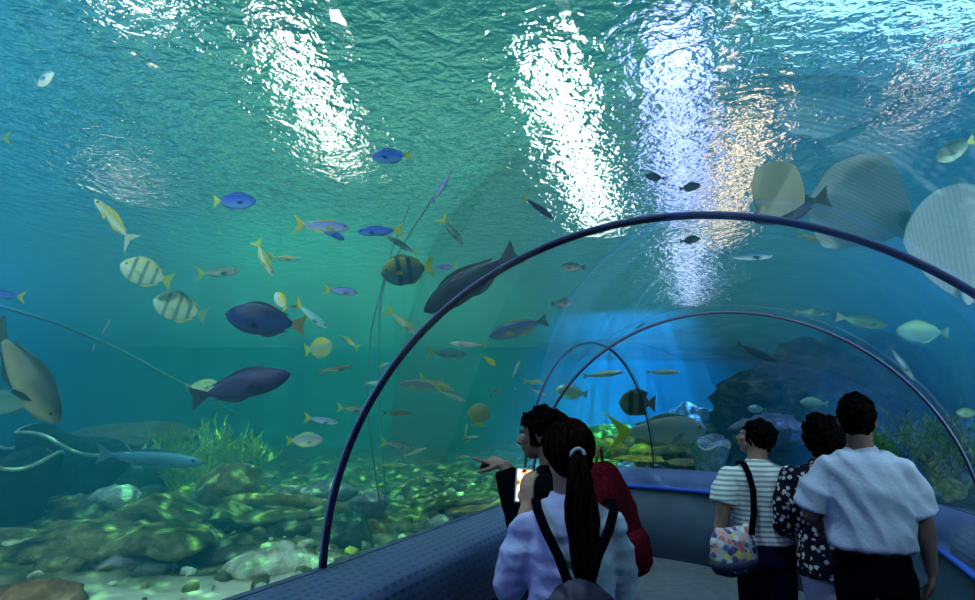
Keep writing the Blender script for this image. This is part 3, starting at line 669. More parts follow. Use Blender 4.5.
def fish_mesh_parts(kind, L, bend, detail=1):
    S = SHAPES[kind]; bl = L * (1 - S['tail'] * .8); x0 = L / 2
    def bx(u): return x0 - u * bl
    def by(x): k = (x0 - x) / L; return bend * L * (k * k)
    nseg = 22 if detail else 12; nr = 16 if detail else 10
    bm = bmesh.new(); rings = []
    for i in range(nseg + 1):
        u = 0.004 + (i / nseg) * 0.996; f = prof(S, u); x = bx(u); y0 = by(x)
        up, dn, th = S['up'] * bl * f, S['dn'] * bl * f, S['th'] * bl * f ** .8
        th *= 1 if u < .5 else lerp(1, .35, (u - .5) / .5)
        rings.append([Vector((x, y0 + th * math.copysign(abs(math.cos(a)) ** 1.1, math.cos(a)), (up if math.sin(a) > 0 else dn) * math.sin(a))) for a in np.linspace(0, 2 * math.pi, nr, endpoint=False)])
    loft(bm, rings); out = [('body', bm)]
    def sheet(poly, t=None, ny=0.0):
        """thin solid fin from outline points (x, z); y follows the bend"""
        t = t or .006 * L; b = bmesh.new()
        A = [b.verts.new((x, by(x) + t / 2 + ny * abs(z), z)) for x, z in poly]; B = [b.verts.new((x, by(x) - t / 2 + ny * abs(z), z)) for x, z in poly]
        b.faces.new(A); b.faces.new(B[::-1])
        for i in range(len(A)): j = (i + 1) % len(A); b.faces.new((A[i], B[i], B[j], A[j]))
        return b
    # tail
    xr = bx(.985); h = S['up'] * bl * prof(S, 1) * .95; T = S['tail'] * L; sp = max(T * .62, S['up'] * bl * .75)
    if kind in ('jack', 'fusilier', 'goat'): sp = T * .75
    out.append(('tail_fin', sheet([(xr, h), (xr - T * .45, sp * .55), (xr - T * .95, sp), (xr - T * (.95 - S['fork'] * .45), sp * .45), (xr - T * (.95 - S['fork'] * .75), 0),
                                   (xr - T * (.95 - S['fork'] * .45), -sp * .45), (xr - T * .95, -sp), (xr - T * .45, -sp * .55), (xr, -h)])))
    # dorsal
    def ridge(u0, u1, hh, sgn, amp, key, lean=.06, n=10):
        pts = []
        for i in range(n + 1):
            u = lerp(u0, u1, i / n); pts.append((bx(u), sgn * S[amp] * bl * prof(S, u) * .93))
        for i in range(n, -1, -1):
            u = lerp(u0, u1, i / n); k = math.sin(math.pi * min(1, (i / n) * 1.25 + .06)) if kind != 'bat' else (i / n) ** 1.3
            pts.append((bx(u) - lean * L * (i / n), sgn * (S[amp] * bl * prof(S, u) * .93 + hh * bl * (.25 + .75 * max(0, k)))))
        out.append((key, sheet(pts)))
    ridge(.28, .88, S['dor'], 1, 'up', 'dorsal_fin'); ridge(.55, .88, S['dor'], -1, 'dn', 'anal_fin')
    # pectoral fins, leaning off the flank
    for sg in (1, -1):
        x = bx(.30); y = by(x) + sg * S['th'] * bl * .9; b = bmesh.new(); l = L * .15
        P = [(0, 0, 0), (-l * .5, sg * l * .30, .12 * l), (-l, sg * l * .5, -.1 * l), (-l * .95, sg * l * .42, -.42 * l), (-l * .45, sg * l * .18, -.34 * l)]
        vs = [b.verts.new((x + p[0], y + p[1], p[2] - .02 * L)) for p in P]; v2 = [b.verts.new((x + p[0], y + p[1] + sg * .004 * L, p[2] - .02 * L)) for p in P]
        b.faces.new(vs); b.faces.new(v2[::-1])
        for i in range(5): j = (i + 1) % 5; b.faces.new((vs[i], v2[i], v2[j], vs[j]))
        out.append(('pectoral_fin', b))
        # eye
        u = .11 if kind not in ('disc', 'bat', 'surgeon') else .13; xe = bx(u); f = prof(S, u); r = .016 * L * (1.3 if kind in ('disc', 'goat', 'fusilier') else 1)
        ye = by(xe) + sg * S['th'] * bl * f ** .8 * .86
        b = bmesh.new(); blob(b, (xe, ye, S['up'] * bl * f * .35), (r, r * .5, r), 2); out.append(('eye', b))
    return out
FISH = []
def fish(label, px, py, L, ang, kind, d, cols, tail=None, fin=None, bend=0.0, toward=0.0, group=None, roll=0.0, detail=1, stripes=None, spot=None, line=None, cat='fish', name='fish'):
    """px, py: where the middle shows; L length as seen; ang: direction of the nose in the view, degrees; toward: how far it turns out of the side view"""
    p = at(px, py, d)
    while inside_tunnel(p, 0.25 + 0.5 * L * d / F): d += 0.1; p = at(px, py, d)
    if not 0 < p.z < SURF - .1: print('fish height', label, round(p.z, 2), 'd', d)
    Lw = L * d / F / max(.4, math.cos(toward))
    a = R(ang); right = CAM_R; h = right * math.cos(a) + CAM_U * math.sin(a)
    h = (h * math.cos(toward) - CAM_F * math.sin(toward)).normalized()
    up = CAM_U if abs(math.cos(a)) > .25 else (CAM_R * (-1 if math.sin(a) > 0 else 1))
    if abs(math.cos(a)) <= .25 and math.cos(a) < -.0: up = -up
    z = (up - h * up.dot(h)).normalized(); y = z.cross(h)
    if roll: q = Matrix.Rotation(roll, 3, h); z = q @ z; y = q @ y
    m3 = Matrix((h, y, z)).transposed()
    e = empty(name, p); e.rotation_euler = m3.to_euler(); tag(e, label, cat, group)
    bm_ = fish_mat(*cols, stripes=stripes, spot=spot, line=line); fin = fin or cols[0]; tail = tail or fin
    for key, bm in fish_mesh_parts(kind, Lw, bend, detail):
        if not detail and key in ('eye', 'pectoral_fin'): bm.free(); continue
        o = obj(key, bm, bm_ if key == 'body' else (fin_mat(tail) if key == 'tail_fin' else (M['eye_dark'] if key == 'eye' else fin_mat(fin))), e, smooth=(key in ('body', 'eye')))
        if key == 'tail_fin' and tail != fin: o['label'] = 'yellow tail fin' if tail[0] > .3 and tail[2] < .3 else 'tail fin of another shade'
    return e
YEL = (0.95, 0.8, 0.05); YG = (0.7, 0.85, 0.12)
BLUE = ((0.04, 0.08, 0.55), (0.10, 0.18, 0.9), (0.2, 0.35, 0.85)); DARKB = ((0.012, 0.012, 0.05), (0.035, 0.035, 0.17), (0.04, 0.04, 0.13))
VIO = ((0.25, 0.25, 0.85), (0.38, 0.42, 0.95), (0.6, 0.7, 0.95)); PALE = ((0.6, 0.75, 0.5), (0.85, 0.95, 0.85), (0.9, 1.0, 0.9)); SILV = ((0.35, 0.42, 0.45), (0.6, 0.66, 0.65), (0.8, 0.85, 0.85))
PBLU = ((0.15, 0.35, 0.6), (0.4, 0.62, 0.85), (0.7, 0.85, 0.95)); GREY = ((0.16, 0.22, 0.2), (0.36, 0.44, 0.4), (0.55, 0.62, 0.55)); WHT = ((0.7, 0.75, 0.65), (0.9, 0.92, 0.85), (0.95, 0.95, 0.9))
OLIV = ((0.06, 0.07, 0.05), (0.22, 0.22, 0.14), (0.32, 0.30, 0.20)); PY = ((0.6, 0.55, 0.2), (0.8, 0.8, 0.6), (0.9, 0.9, 0.8)); GRN = ((0.25, 0.5, 0.25), (0.45, 0.7, 0.45), (0.6, 0.8, 0.6)); DK = ((0.01, 0.015, 0.02), (0.03, 0.04, 0.05), (0.05, 0.06, 0.07))
fish('pale blue white oval fish alone high in the dark corner of the tank', 44, 80, 34, 10, 'surgeon', 3.6, (PBLU[0], WHT[1], WHT[2]), toward=.5)
fish('fish with a yellow green tail just entering at the picture edge, high up', -10, 138, 42, 180, 'fusilier', 4.5, BLUE, YG, YG)
fish('dark blue oval fish swimming alone, straight below the big glitter patch', 235, 201, 42, 0, 'surgeon', 4.0, BLUE, YG)
fish('tiny blue fish at the mouth of the curved yellow white fish', 87, 208, 12, 180, 'fusilier', 4.6, BLUE, detail=0)
fish('curved yellow white fish with a forked tail, diving past a tiny blue fish', 118, 222, 66, 136, 'goat', 4.3, PY, (0.7, 0.75, 0.6), YEL, bend=.25)
fish('pale disc shaped fish with faint bars, upper one of the two', 146, 273, 44, 158, 'disc', 4.3, WHT and ((0.8, 0.8, 0.4), (0.75, 0.85, 0.7), (0.6, 0.7, 0.55)), YG, stripes=((.2, .45, .7), (0.25, 0.38, 0.30), .05), group='pale barred disc fish', toward=.4)
fish('pale disc shaped fish with faint bars, lower one of the two', 180, 308, 46, 160, 'disc', 4.6, ((0.8, 0.8, 0.4), (0.75, 0.85, 0.7), (0.6, 0.7, 0.55)), GRN[1], stripes=((.2, .45, .7), (0.25, 0.38, 0.30), .05), group='pale barred disc fish', toward=.4)
fish('blue fish with a forked yellow tail at the picture edge above the olive fish', 6, 295, 38, 172, 'fusilier', 4.4, BLUE, YEL)
fish('grey forked tailed fish left of the curling yellow fish', 218, 272, 44, 4, 'fusilier', 4.4, GREY, YG)
fish('large olive grey fish diving past the cup corals', 26, 374, 118, -57, 'grouper', 3.4, OLIV, (0.05, 0.06, 0.04), (0.03, 0.04, 0.03))
fish('curling pale yellow fish crossing behind a small blue yellow one', 262, 257, 44, -58, 'goat', 4.2, PY, YG, YG, bend=.35)
fish('small blue fish with a yellow back beside the curling yellow fish', 284, 258, 34, -4, 'goat', 4.3, BLUE and ((0.6, 0.6, 0.1), (0.2, 0.35, 0.8), (0.5, 0.7, 0.9)), YEL)
fish('big dark blue round bodied fish in mid water with a pale pectoral patch', 265, 320, 80, 172, 'surgeon', 3.5, DARKB, (0.25, 0.2, 0.08), (0.02, 0.02, 0.06))
fish('small yellow and white fish peeping over the back of the big dark blue fish', 281, 301, 20, 120, 'disc', 3.9, (YEL, WHT[1], WHT[2]), YEL)
fish('pale turquoise fish with a yellow tail behind the big dark blue fish', 311, 315, 42, -38, 'fusilier', 4.0, ((0.2, 0.5, 0.55), (0.4, 0.75, 0.75), (0.6, 0.85, 0.85)), YEL)
fish('violet blue fish with a yellow tail below the single bright glint', 322, 226, 56, -4, 'fusilier', 4.2, VIO, YEL, YEL)
fish('dark fish crossing under the violet blue one', 330, 232, 34, -28, 'fusilier', 4.5, BLUE, YEL)
fish('slim deep blue fish with a yellow tail, nose toward the violet one', 380, 231, 46, 182, 'fusilier', 4.0, BLUE, YEL)
fish('little blue fish with a yellow tail above the turquoise fish', 341, 291, 34, -6, 'fusilier', 4.4, VIO, YEL)
fish('grey blue deep bodied fish with a yellow edged back beside the thin reflected lines', 407, 270, 50, 190, 'disc', 3.9, ((0.3, 0.3, 0.08), (0.07, 0.14, 0.18), (0.08, 0.16, 0.2)), YG, stripes=((.35, .6), (0.03, 0.06, 0.09), .07), toward=.3)
fish('thin dark fish just above the grey blue deep bodied fish', 402, 245, 36, 150, 'slender', 4.2, GREY, YG)
fish('long dark slate fish with a ragged forked tail against the near hoop', 470, 282, 110, 213, 'parrot', 3.0, ((0.006, 0.006, 0.012), (0.015, 0.015, 0.04), (0.02, 0.02, 0.045)), (0.006, 0.006, 0.01), (0.006, 0.006, 0.01))
fish('slim curved fish with a yellow tail above the long slate fish', 452, 231, 38, -52, 'goat', 4.3, GRN and ((0.15, 0.35, 0.3), (0.3, 0.5, 0.42), (0.4, 0.6, 0.5)), YEL, bend=.2)
fish('pale violet slim fish by the top of the thin reflected line', 441, 188, 34, 58, 'slender', 4.2, (VIO[1], VIO[2], (0.6, 0.65, 0.8)))
fish('small blue fish with a yellow tail between the grey blue fish and the slate fish', 446, 267, 24, 186, 'fusilier', 4.4, VIO, YEL)
fish('pale fish with yellow whiskers and tail just inside the near hoop', 403, 322, 44, -38, 'goat', 4.3, ((0.4, 0.5, 0.4), (0.55, 0.66, 0.6), (0.7, 0.8, 0.75)), YG, YG)
fish('blue grey long bodied fish with a yellow spot under the slate fish', 518, 328, 60, 196, 'parrot', 4.8, ((0.08, 0.12, 0.3), (0.16, 0.2, 0.42), (0.3, 0.36, 0.55)), (0.2, 0.35, 0.35), YG)
fish('thin pinkish white fish under the blue grey one', 468, 344, 38, 178, 'slender', 5.2, (SILV[1], WHT[1], WHT[2]))
fish('round yellow rimmed fish under the turquoise fish', 319, 348, 32, 10, 'disc', 4.2, ((0.6, 0.6, 0.15), (0.25, 0.5, 0.42), (0.5, 0.6, 0.2)), YG, toward=.4)
fish('thin orange tinted fish below the round yellow rimmed one', 336, 369, 36, 8, 'slender', 4.5, ((0.4, 0.3, 0.2), (0.5, 0.5, 0.35), (0.6, 0.7, 0.6)))
fish('small pale fish with a yellow nose beside the reflected lines', 350, 342, 22, 146, 'fusilier', 4.2, (YG, WHT[1], WHT[2]), YG)
fish('tiny white fish left of the near hoop at mid height', 373, 383, 17, 0, 'fusilier', 5, WHT, detail=0)
fish('long dark violet fish with its head up, above the green branching coral', 241, 386, 102, 14, 'parrot', 3.5, ((0.03, 0.025, 0.08), (0.06, 0.04, 0.13), (0.04, 0.03, 0.10)), (0.02, 0.03, 0.05), (0.05, 0.04, 0.10))
fish('pale green spotted oval fish behind the tail of the long dark violet fish', 203, 386, 34, 4, 'surgeon', 4.0, GRN, spot=(0.75, 0.9, 0.5))
fish('sky blue fish with a yellow tail in the open water right of the violet fish', 321, 420, 34, -8, 'fusilier', 4.5, PBLU, YEL)
fish('white fish with a large fanned yellow tail near the tank bed', 305, 440, 36, 2, 'surgeon', 4.7, (SILV[0], SILV[1], WHT[1]), YG, YG)
fish('faded fish with a yellow tail touching the near hoop low down', 352, 409, 30, -5, 'fusilier', 5.2, (GREY[0], GREY[1], GREY[2]), YG)
fish('grey fish with a yellow tail low between hoop and visitors', 397, 445, 34, -10, 'fusilier', 5.6, GREY, YG)
fish('grey violet fish with yellow marks at mid height inside the hoop', 421, 385, 44, 176, 'fusilier', 5.4, ((0.2, 0.2, 0.4), (0.3, 0.4, 0.5), (0.5, 0.6, 0.5)), YG, YG)
fish('yellow backed fish overlapping the grey violet one', 436, 384, 38, -18, 'goat', 5.8, PY, YG)
fish('pale green fish trailing the yellow backed one', 452, 396, 30, -22, 'slender', 6.0, PALE)
fish('pale yellow oval fish hanging nose up in front of the visitors', 479, 415, 28, 84, 'disc', 4.7, ((0.6, 0.65, 0.25), (0.65, 0.75, 0.5), (0.6, 0.7, 0.5)), YG, toward=.75)
fish('small bright yellow fish below the thin pinkish white one', 490, 361, 14, -38, 'surgeon', 5.0, (YEL, YEL, PY[1]), YEL)
fish('small yellow green fish above the dark curly hair', 534, 382, 22, -6, 'fusilier', 5.2, (YG, PY[1], PALE[2]), YG)
fish('small white fish just below the yellow green one above the curly hair', 538, 392, 16, -20, 'fusilier', 5.4, WHT, detail=0)
fish('small white fish rising steeply in mid water', 516, 369, 18, 66, 'slender', 5.4, WHT, detail=0)
fish('faded blue fish with a yellow tail below the near hoop curve', 447, 353, 40, -3, 'fusilier', 5.8, ((0.1, 0.3, 0.35), (0.2, 0.45, 0.5), (0.3, 0.5, 0.5)), YEL)
fish('dark blue fish with a yellow tail near the surface beside the glitter', 391, 156, 38, 182, 'surgeon', 4.2, BLUE, YEL)
fish('thin dark fish with a yellow tail near the surface left of the bright streak', 539, 208, 38, -36, 'slender', 4.3, DARKB, YEL)
fish('long pale blue fish cruising over the cup corals', 151, 458, 108, -5, 'slender', 5.2, ((0.1, 0.35, 0.5), (0.15, 0.4, 0.62), (0.12, 0.3, 0.45)), (0.2, 0.45, 0.6))
fish('blurred pale fish half out of the picture under the olive fish', 8, 402, 60, 182, 'surgeon', 5.0, ((0.2, 0.35, 0.3), (0.35, 0.5, 0.42), (0.5, 0.6, 0.5)))
fish('small dark fish above the hoop beside the slate fish tail', 573, 267, 24, 178, 'surgeon', 5.0, GREY)
fish('small dark fish under the hoop, above the blue grey fish', 562, 303, 22, 5, 'surgeon', 5.4, GREY)
for lb, px, py, L, an, kd, cc in [
        ('tiny pale fish above the pointing hand', 466, 430, 13, 80, 'fusilier', PALE), ('tiny green white fish level with the pale yellow oval fish tail', 471, 437, 16, 4, 'slender', PALE),
        ('tiny pale fish in open water right of the grey yellow tailed fish', 432, 478, 22, -12, 'slender', PALE), ('tiny green fish beneath the pointing hand', 480, 487, 16, 6, 'slender', GRN),
        ('tiny white green fish left of the pointing hand', 463, 457, 15, 0, 'fusilier', PALE), ('tiny faded fish by the hoop at knee level', 415, 452, 24, 20, 'slender', PALE),
        ('tiny faded green fish under the pale green trailing fish', 466, 441, 12, 30, 'fusilier', GRN), ('tiny pale fish below the white fish with the fanned tail', 268, 476, 13, 0, 'fusilier', PALE),
        ('tiny faded fish above the violet grey rock', 303, 474, 16, 0, 'slender', GREY), ('tiny pale blue fish under the slanting pale reflection', 93, 349, 12, 80, 'fusilier', PBLU),
        ('tiny thin fish on the slanting pale reflection', 105, 328, 22, 60, 'slender', PBLU), ('tiny faded green fish inside the hoop at hip height', 392, 465, 30, 0, 'slender', GRN),
        ('tiny pale fish between the reflected lines and the hoop', 383, 365, 13, 20, 'fusilier', PALE), ('tiny brown fish close inside the hoop', 398, 413, 30, 0, 'slender', OLIV),
        ('tiny faded fish right above the tall white fish', 495, 392, 14, 40, 'fusilier', GREY)]:
    fish(lb, px, py, L, an, kd, 5.6, cc, detail=0, group='tiny fish scattered through the green water')
# over and beyond the far part of the tunnel
fish('grey green fish with a bright green tail at the picture edge, high up', 955, 150, 44, 208, 'surgeon', 4.0, ((0.1, 0.16, 0.14), (0.16, 0.26, 0.24), (0.4, 0.55, 0.5)), YG)
fish('faded fish with a small yellow tail before the big pale ray', 915, 226, 34, 168, 'surgeon', 3.9, ((0.08, 0.18, 0.22), (0.12, 0.26, 0.32), (0.2, 0.4, 0.4)), YEL)
fish('pale green fish with its tail lifted, above the man in the pale shirt', 864, 321, 48, -10, 'parrot', 4.3, ((0.15, 0.4, 0.4), (0.3, 0.6, 0.5), (0.4, 0.7, 0.6)), (0.3, 0.55, 0.5), bend=.15)
fish('pale green rimmed oval fish over the right end of the hoops', 922, 332, 54, 178, 'surgeon', 4.2, ((0.3, 0.65, 0.45), (0.12, 0.32, 0.35), (0.1, 0.3, 0.4)), (0.15, 0.4, 0.4))
fish('thin pale blue fish heading down below the oval one', 902, 363, 44, -55, 'slender', 4.6, PBLU)
fish('faded teal fish beside the thin hoop', 812, 312, 38, 0, 'fusilier', 5.4, ((0.12, 0.35, 0.35), (0.2, 0.5, 0.45), (0.2, 0.5, 0.45)))
fish('long faded fish under the crest of the near hoop', 750, 257, 46, 3, 'slender', 4.6, PBLU)
fish('yellow white fish just under the hoop line near the dark ray', 812, 238, 30, -18, 'slender', 4.4, (YEL, PY[1], WHT[1]))
fish('dark slim fish in the bright blue window', 757, 353, 46, -25, 'slender', 9.5, DK)
fish('round brown batfish with dark bars in the far blue water', 637, 403, 36, 178, 'bat', 9.0, ((0.14, 0.12, 0.06), (0.30, 0.24, 0.12), (0.2, 0.17, 0.1)), (0.25, 0.2, 0.1), (0.05, 0.05, 0.04), stripes=((.28, .62), (0.02, 0.02, 0.02), .09))
fish('big silver fish with a yellow forked tail beyond the far ledge', 657, 431, 100, 2, 'jack', 8.8, ((0.35, 0.42, 0.4), (0.6, 0.65, 0.6), (0.8, 0.82, 0.75)), YEL, (0.5, 0.55, 0.4))
fish('glowing pale green fish above the short haired woman in the flower print', 814, 403, 28, 176, 'surgeon', 7.8, ((0.5, 0.9, 0.6), (0.6, 0.95, 0.7), (0.3, 0.6, 0.5)))
fish('faint green fish against the dark rock above the woman in stripes', 757, 409, 20, 176, 'surgeon', 8.5, GRN)
fish('small green fish at the picture edge under the hoops', 968, 413, 24, 176, 'surgeon', 4.6, GRN)
fish('white fish seen through the thin far hoop', 663, 372, 34, 0, 'slender', 9.0, WHT)
fish('pale fish left of the far hoop below the arch', 603, 374, 40, 6, 'slender', 9.2, WHT)
fish('cream coloured fish above the red backpack', 572, 392, 34, 170, 'surgeon', 9.0, (SILV[1], WHT[1], WHT[1]), toward=.3)
fish('tiny dark fish sitting on the line of the second hoop', 640, 326, 12, 30, 'fusilier', 8.5, DK, detail=0)
fish('dark fish silhouette high between the two bright streaks', 655, 177, 20, 170, 'surgeon', 4.5, DK, detail=0)
fish('dark fish silhouette just left of the violet streak', 690, 187, 22, 10, 'surgeon', 4.6, DK, detail=0)
fish('faint dark fish beside the crest of the near hoop', 690, 240, 20, 10, 'surgeon', 4.8, DK, detail=0)

def stingray(label, px, py, width, d, ang, back, belly, tail=True, tiltf=.5, disc=1.0, group=None):
    p = at(px, py, d)
    while inside_tunnel(p, 0.3): d += .1; p = at(px, py, d)
    W = width * d / F; e = empty('stingray', p)
    h = (CAM_R * math.cos(R(ang)) + CAM_U * math.sin(R(ang))); nrm = (CAM_U * (1 - tiltf) + CAM_F * tiltf); 
    z = (nrm - h * nrm.dot(h)).normalized(); y = z.cross(h); e.rotation_euler = Matrix((h, y, z)).transposed().to_euler(); tag(e, label, 'ray', group)
    bm = bmesh.new(); n = 24; rings = []; K = 30
    # span-wise lofts from wing tip to wing tip
    for i in range(K + 1):
        u = i / K * 2 - 1; a = abs(u)
        chord = W * .5 * disc * (1 - a ** 1.7) ** .8 + .004 * W; xc = W * .10 * (a - .3); th = W * .06 * (1 - a) ** 1.3 + .006 * W; zz = W * (.05 * math.sin(a * 3.0) + .03 * a)
        rings.append([Vector((xc + chord * math.cos(t), u * W / 2, zz + th * math.sin(t) * (1.0 if math.sin(t) > 0 else .5))) for t in np.linspace(0, 2 * math.pi, n, endpoint=False)])
    loft(bm, rings)
    m, nt, out = mat('ray_skin'); pr = N(nt, 'BsdfPrincipled', i_Roughness=0.5); nt.links.new(pr.outputs[0], out.inputs[0])
    tc = N(nt, 'TexCoord'); sx = N(nt, 'SeparateXYZ'); nt.links.new(tc.outputs['Generated'], sx.inputs[0])
    wv = N(nt, 'TexWave', bands_direction='Y'); wv.inputs['Scale'].default_value = 9; wv.inputs['Distortion'].default_value = 1.5; nt.links.new(tc.outputs['Generated'], wv.inputs['Vector'])
    mz = N(nt, 'NewGeometry'); vt = N(nt, 'VectorTransform', vector_type='NORMAL', convert_from='WORLD', convert_to='OBJECT'); nt.links.new(mz.outputs['Normal'], vt.inputs[0]); s2 = N(nt, 'SeparateXYZ'); nt.links.new(vt.outputs[0], s2.inputs[0])
    r = ramp(nt, s2.outputs['Z'], [(0.0, belly), (0.25, back)]); mx = N(nt, 'MixRGB', blend_type='MULTIPLY'); mx.inputs[0].default_value = .16; nt.links.new(r.outputs[0], mx.inputs[1]); nt.links.new(wv.outputs[0], mx.inputs[2]); nt.links.new(mx.outputs[0], pr.inputs['Base Color'])
    tl = N(nt, 'BsdfTranslucent'); nt.links.new(mx.outputs[0], tl.inputs[0]); ms = N(nt, 'MixShader'); ms.inputs[0].default_value = .8; nt.links.new(pr.outputs[0], ms.inputs[1]); nt.links.new(tl.outputs[0], ms.inputs[2]); nt.links.new(ms.outputs[0], out.inputs[0])
    obj('body', bm, m, e)
    for sg in (-1, 1):
        b = bmesh.new(); blob(b, (W * .36 * disc, sg * W * .07, W * .06), (W * .02, W * .015, W * .015), 2); obj('eye', b, M['eye_dark'], e)
    if tail:
        b = bmesh.new(); tube(b, [(-W * .45 * disc, 0, W * .01), (-W * .8, W * .03, W * .03), (-W * 1.15, W * .0, W * .02)], [W * .03, W * .014, W * .004], 8); obj('tail', b, fin_mat(back), e)
    for sg in (-1, 1):
        b = bmesh.new(); blob(b, (-W * .44 * disc, sg * W * .08, 0), (W * .10, W * .05, W * .012), 2); obj('pelvic_fin', b, m, e)
    return e
stingray('pale round ray seen from below on the crest of the near hoop', 779, 190, 62, 3.6, 60, (0.6, 0.65, 0.5), (0.95, 0.95, 0.8), False, .8)
stingray('large ribbed grey blue ray gliding over the near hoop', 862, 205, 104, 4.0, 155, (0.5, 0.7, 0.75), (0.85, 0.95, 1.0), True, .75)
stingray('big pale blue ray cut by the right edge of the picture', 968, 240, 120, 3.6, 100, (0.5, 0.75, 0.9), (0.8, 0.92, 1.0), False, .8)
fish('dark fish silhouette touching the crest of the near hoop beside the pale ray', 790, 208, 90, 197, 'parrot', 3.5, DK, (0.01, 0.015, 0.02), (0.01, 0.015, 0.02), toward=.2)

# ------------------------------------------------------------------ people
def remeshed(bm, voxel, smooth_it=4, fn=None, name='m'):
    me = bpy.data.meshes.new(name); bmesh.ops.recalc_face_normals(bm, faces=bm.faces); bm.to_mesh(me); bm.free()
    o = bpy.data.objects.new('tmp', me); COL.objects.link(o)
    r = o.modifiers.new('r', 'REMESH'); r.mode = 'VOXEL'; r.voxel_size = voxel; r.use_smooth_shade = True
    if smooth_it: s = o.modifiers.new('s', 'SMOOTH'); s.factor = 0.5; s.iterations = smooth_it
    dg = bpy.context.evaluated_depsgraph_get(); dg.update(); m2 = bpy.data.meshes.new_from_object(o.evaluated_get(dg)); m2.name = name
    bpy.data.objects.remove(o)
    if fn:
        m2.update(); ns = [v.normal.copy() for v in m2.vertices]
        for v, n in zip(m2.vertices, ns): v.co = fn(v.co, n)
    m2.polygons.foreach_set('use_smooth', [True] * len(m2.polygons)); m2.update(); return m2
def limb(bm, pts, rad, n=14):
    pts = [Vector(p) for p in pts]
    # subdivide for even curvature
    tube(bm, pts, rad, n); 
    for p, r in ((pts[0], rad[0]), (pts[-1], rad[-1])):
        a, b = r if isinstance(r, (tuple, list)) else (r, r); k = min(a, b); blob(bm, p, (k, k, k), 2)
    for p, r in list(zip(pts, rad))[1:-1]:
        a, b = r if isinstance(r, (tuple, list)) else (r, r); k = min(a, b) * .98; blob(bm, p, (k, k, k), 2)
def hand(bm, wrist, d, nrm, thumb_side, curl=0.5, curls=None, s=1.0):
    """palm and five fingers; d along the hand, nrm out of the palm (fingers curl toward it), thumb_side = +1/-1 along d x nrm"""
    d = Vector(d).normalized(); nrm = Vector(nrm); nrm = (nrm - d * nrm.dot(d)).normalized(); ac = d.cross(nrm) * thumb_side
    w = Vector(wrist); P = w + d * .085 * s
    ring = lambda c, a, b: [c + ac * (a * s * math.cos(t)) + nrm * (b * s * math.sin(t)) for t in np.linspace(0, 2 * math.pi, 12, endpoint=False)]
    loft(bm, [ring(w - d * .01, .024, .017), ring(w + d * .03 * s, .036, .016), ring(w + d * .07 * s, .041, .014), ring(P, .037, .010)])
    for i, (off, L) in enumerate([(.030, .070), (.010, .078), (-.010, .073), (-.029, .058)]):
        c = curls[i] if curls else curl; q = P - d * .012 * s + ac * off * s; pts = [q]; dd = (d + ac * off * 1.6).normalized(); ang = 0
        for k, f in enumerate((.45, .32, .23)):
            ang = c * (0.55, 1.25, 1.9)[k]; v = dd * math.cos(ang) + nrm * math.sin(ang); q = q + v * L * f * s * 1.15; pts.append(q)
        limb(bm, pts, [.0095 * s, .0092 * s, .0085 * s, .007 * s], 8)
    q = w + d * .028 * s + ac * .026 * s; v = (d * .55 + ac * .75 + nrm * .35).normalized(); v2 = (d * .85 + ac * .25 + nrm * .45).normalized()
    limb(bm, [q, q + v * .038 * s, q + v * .038 * s + v2 * .032 * s, q + v * .038 * s + v2 * .058 * s], [.014 * s, .0115 * s, .010 * s, .008 * s], 8)
def head(bm, c, f, up, s=1.0):
    """c centre of the skull, f the way the face looks; returns frame"""
    f = Vector(f).normalized(); up = Vector(up); up = (up - f * up.dot(f)).normalized(); r = f.cross(up)
    m = Matrix((r, f, up)).transposed()
    def B(x, y, z, rx, ry, rz): blob(bm, c + m @ (Vector((x, y, z)) * s), (rx * s, ry * s, rz * s), 3, m)
    B(0, -.01, .02, .074, .093, .088); B(0, .03, -.035, .060, .062, .075); B(0, .052, -.082, .036, .034, .028); B(0, .015, -.06, .055, .055, .05)
    B(0, .084, .022, .052, .018, .012)                                     # brow
    for sg in (-1, 1): B(sg * .036, .062, -.018, .022, .026, .020); B(sg * .078, -.008, -.012, .010, .019, .032)   # cheek, ear
    a = c + m @ (Vector((0, .088, .012)) * s); b = c + m @ (Vector((0, .112, -.028)) * s)
    tube(bm, [a, b, c + m @ (Vector((0, .092, -.037)) * s)], [.008 * s, .0145 * s, .012 * s], 10); B(0, .104, -.030, .016, .013, .010)
    B(0, .089, -.054, .023, .012, .0065); B(0, .087, -.065, .019, .012, .007)  # lips
    return m
def add_eyes(e, c, m, s):
    for sg in (-1, 1):
        b = bmesh.new(); blob(b, c + m @ (Vector((sg * .031, .080, .002)) * s), (.013 * s,) * 3, 2); o = obj('eye', b, M['eye_white'], e)
        b = bmesh.new(); blob(b, c + m @ (Vector((sg * .031, .0885, .002)) * s), (.006 * s,) * 3, 2); obj('iris', b, M['eye_dark'], o)
        b = bmesh.new(); tube(b, [c + m @ (Vector((sg * k, .092 - .05 * (k - .014), .026 + .004 * math.sin((k - .014) / .034 * 3))) * s) for k in (.014, .026, .038, .048)], [.003 * s, .004 * s, .004 * s, .002 * s], 6); obj('eyebrow', b, M['hair_black'], e)
def skin(name, c): return plain(name, c, 0.55, nscale=30, namp=0.08, bump=0.05)
def cloth(name, c, amp=.12, rough=.85): return plain(name, c, rough, spec=.0, nscale=60, namp=amp, bump=.15)
M['skin_tan'] = skin('tan_skin', (0.36, 0.21, 0.16)); M['skin_brown'] = skin('brown_skin', (0.22, 0.13, 0.11)); M['eye_white'] = plain('eye_white', (.75, .75, .72), .2)
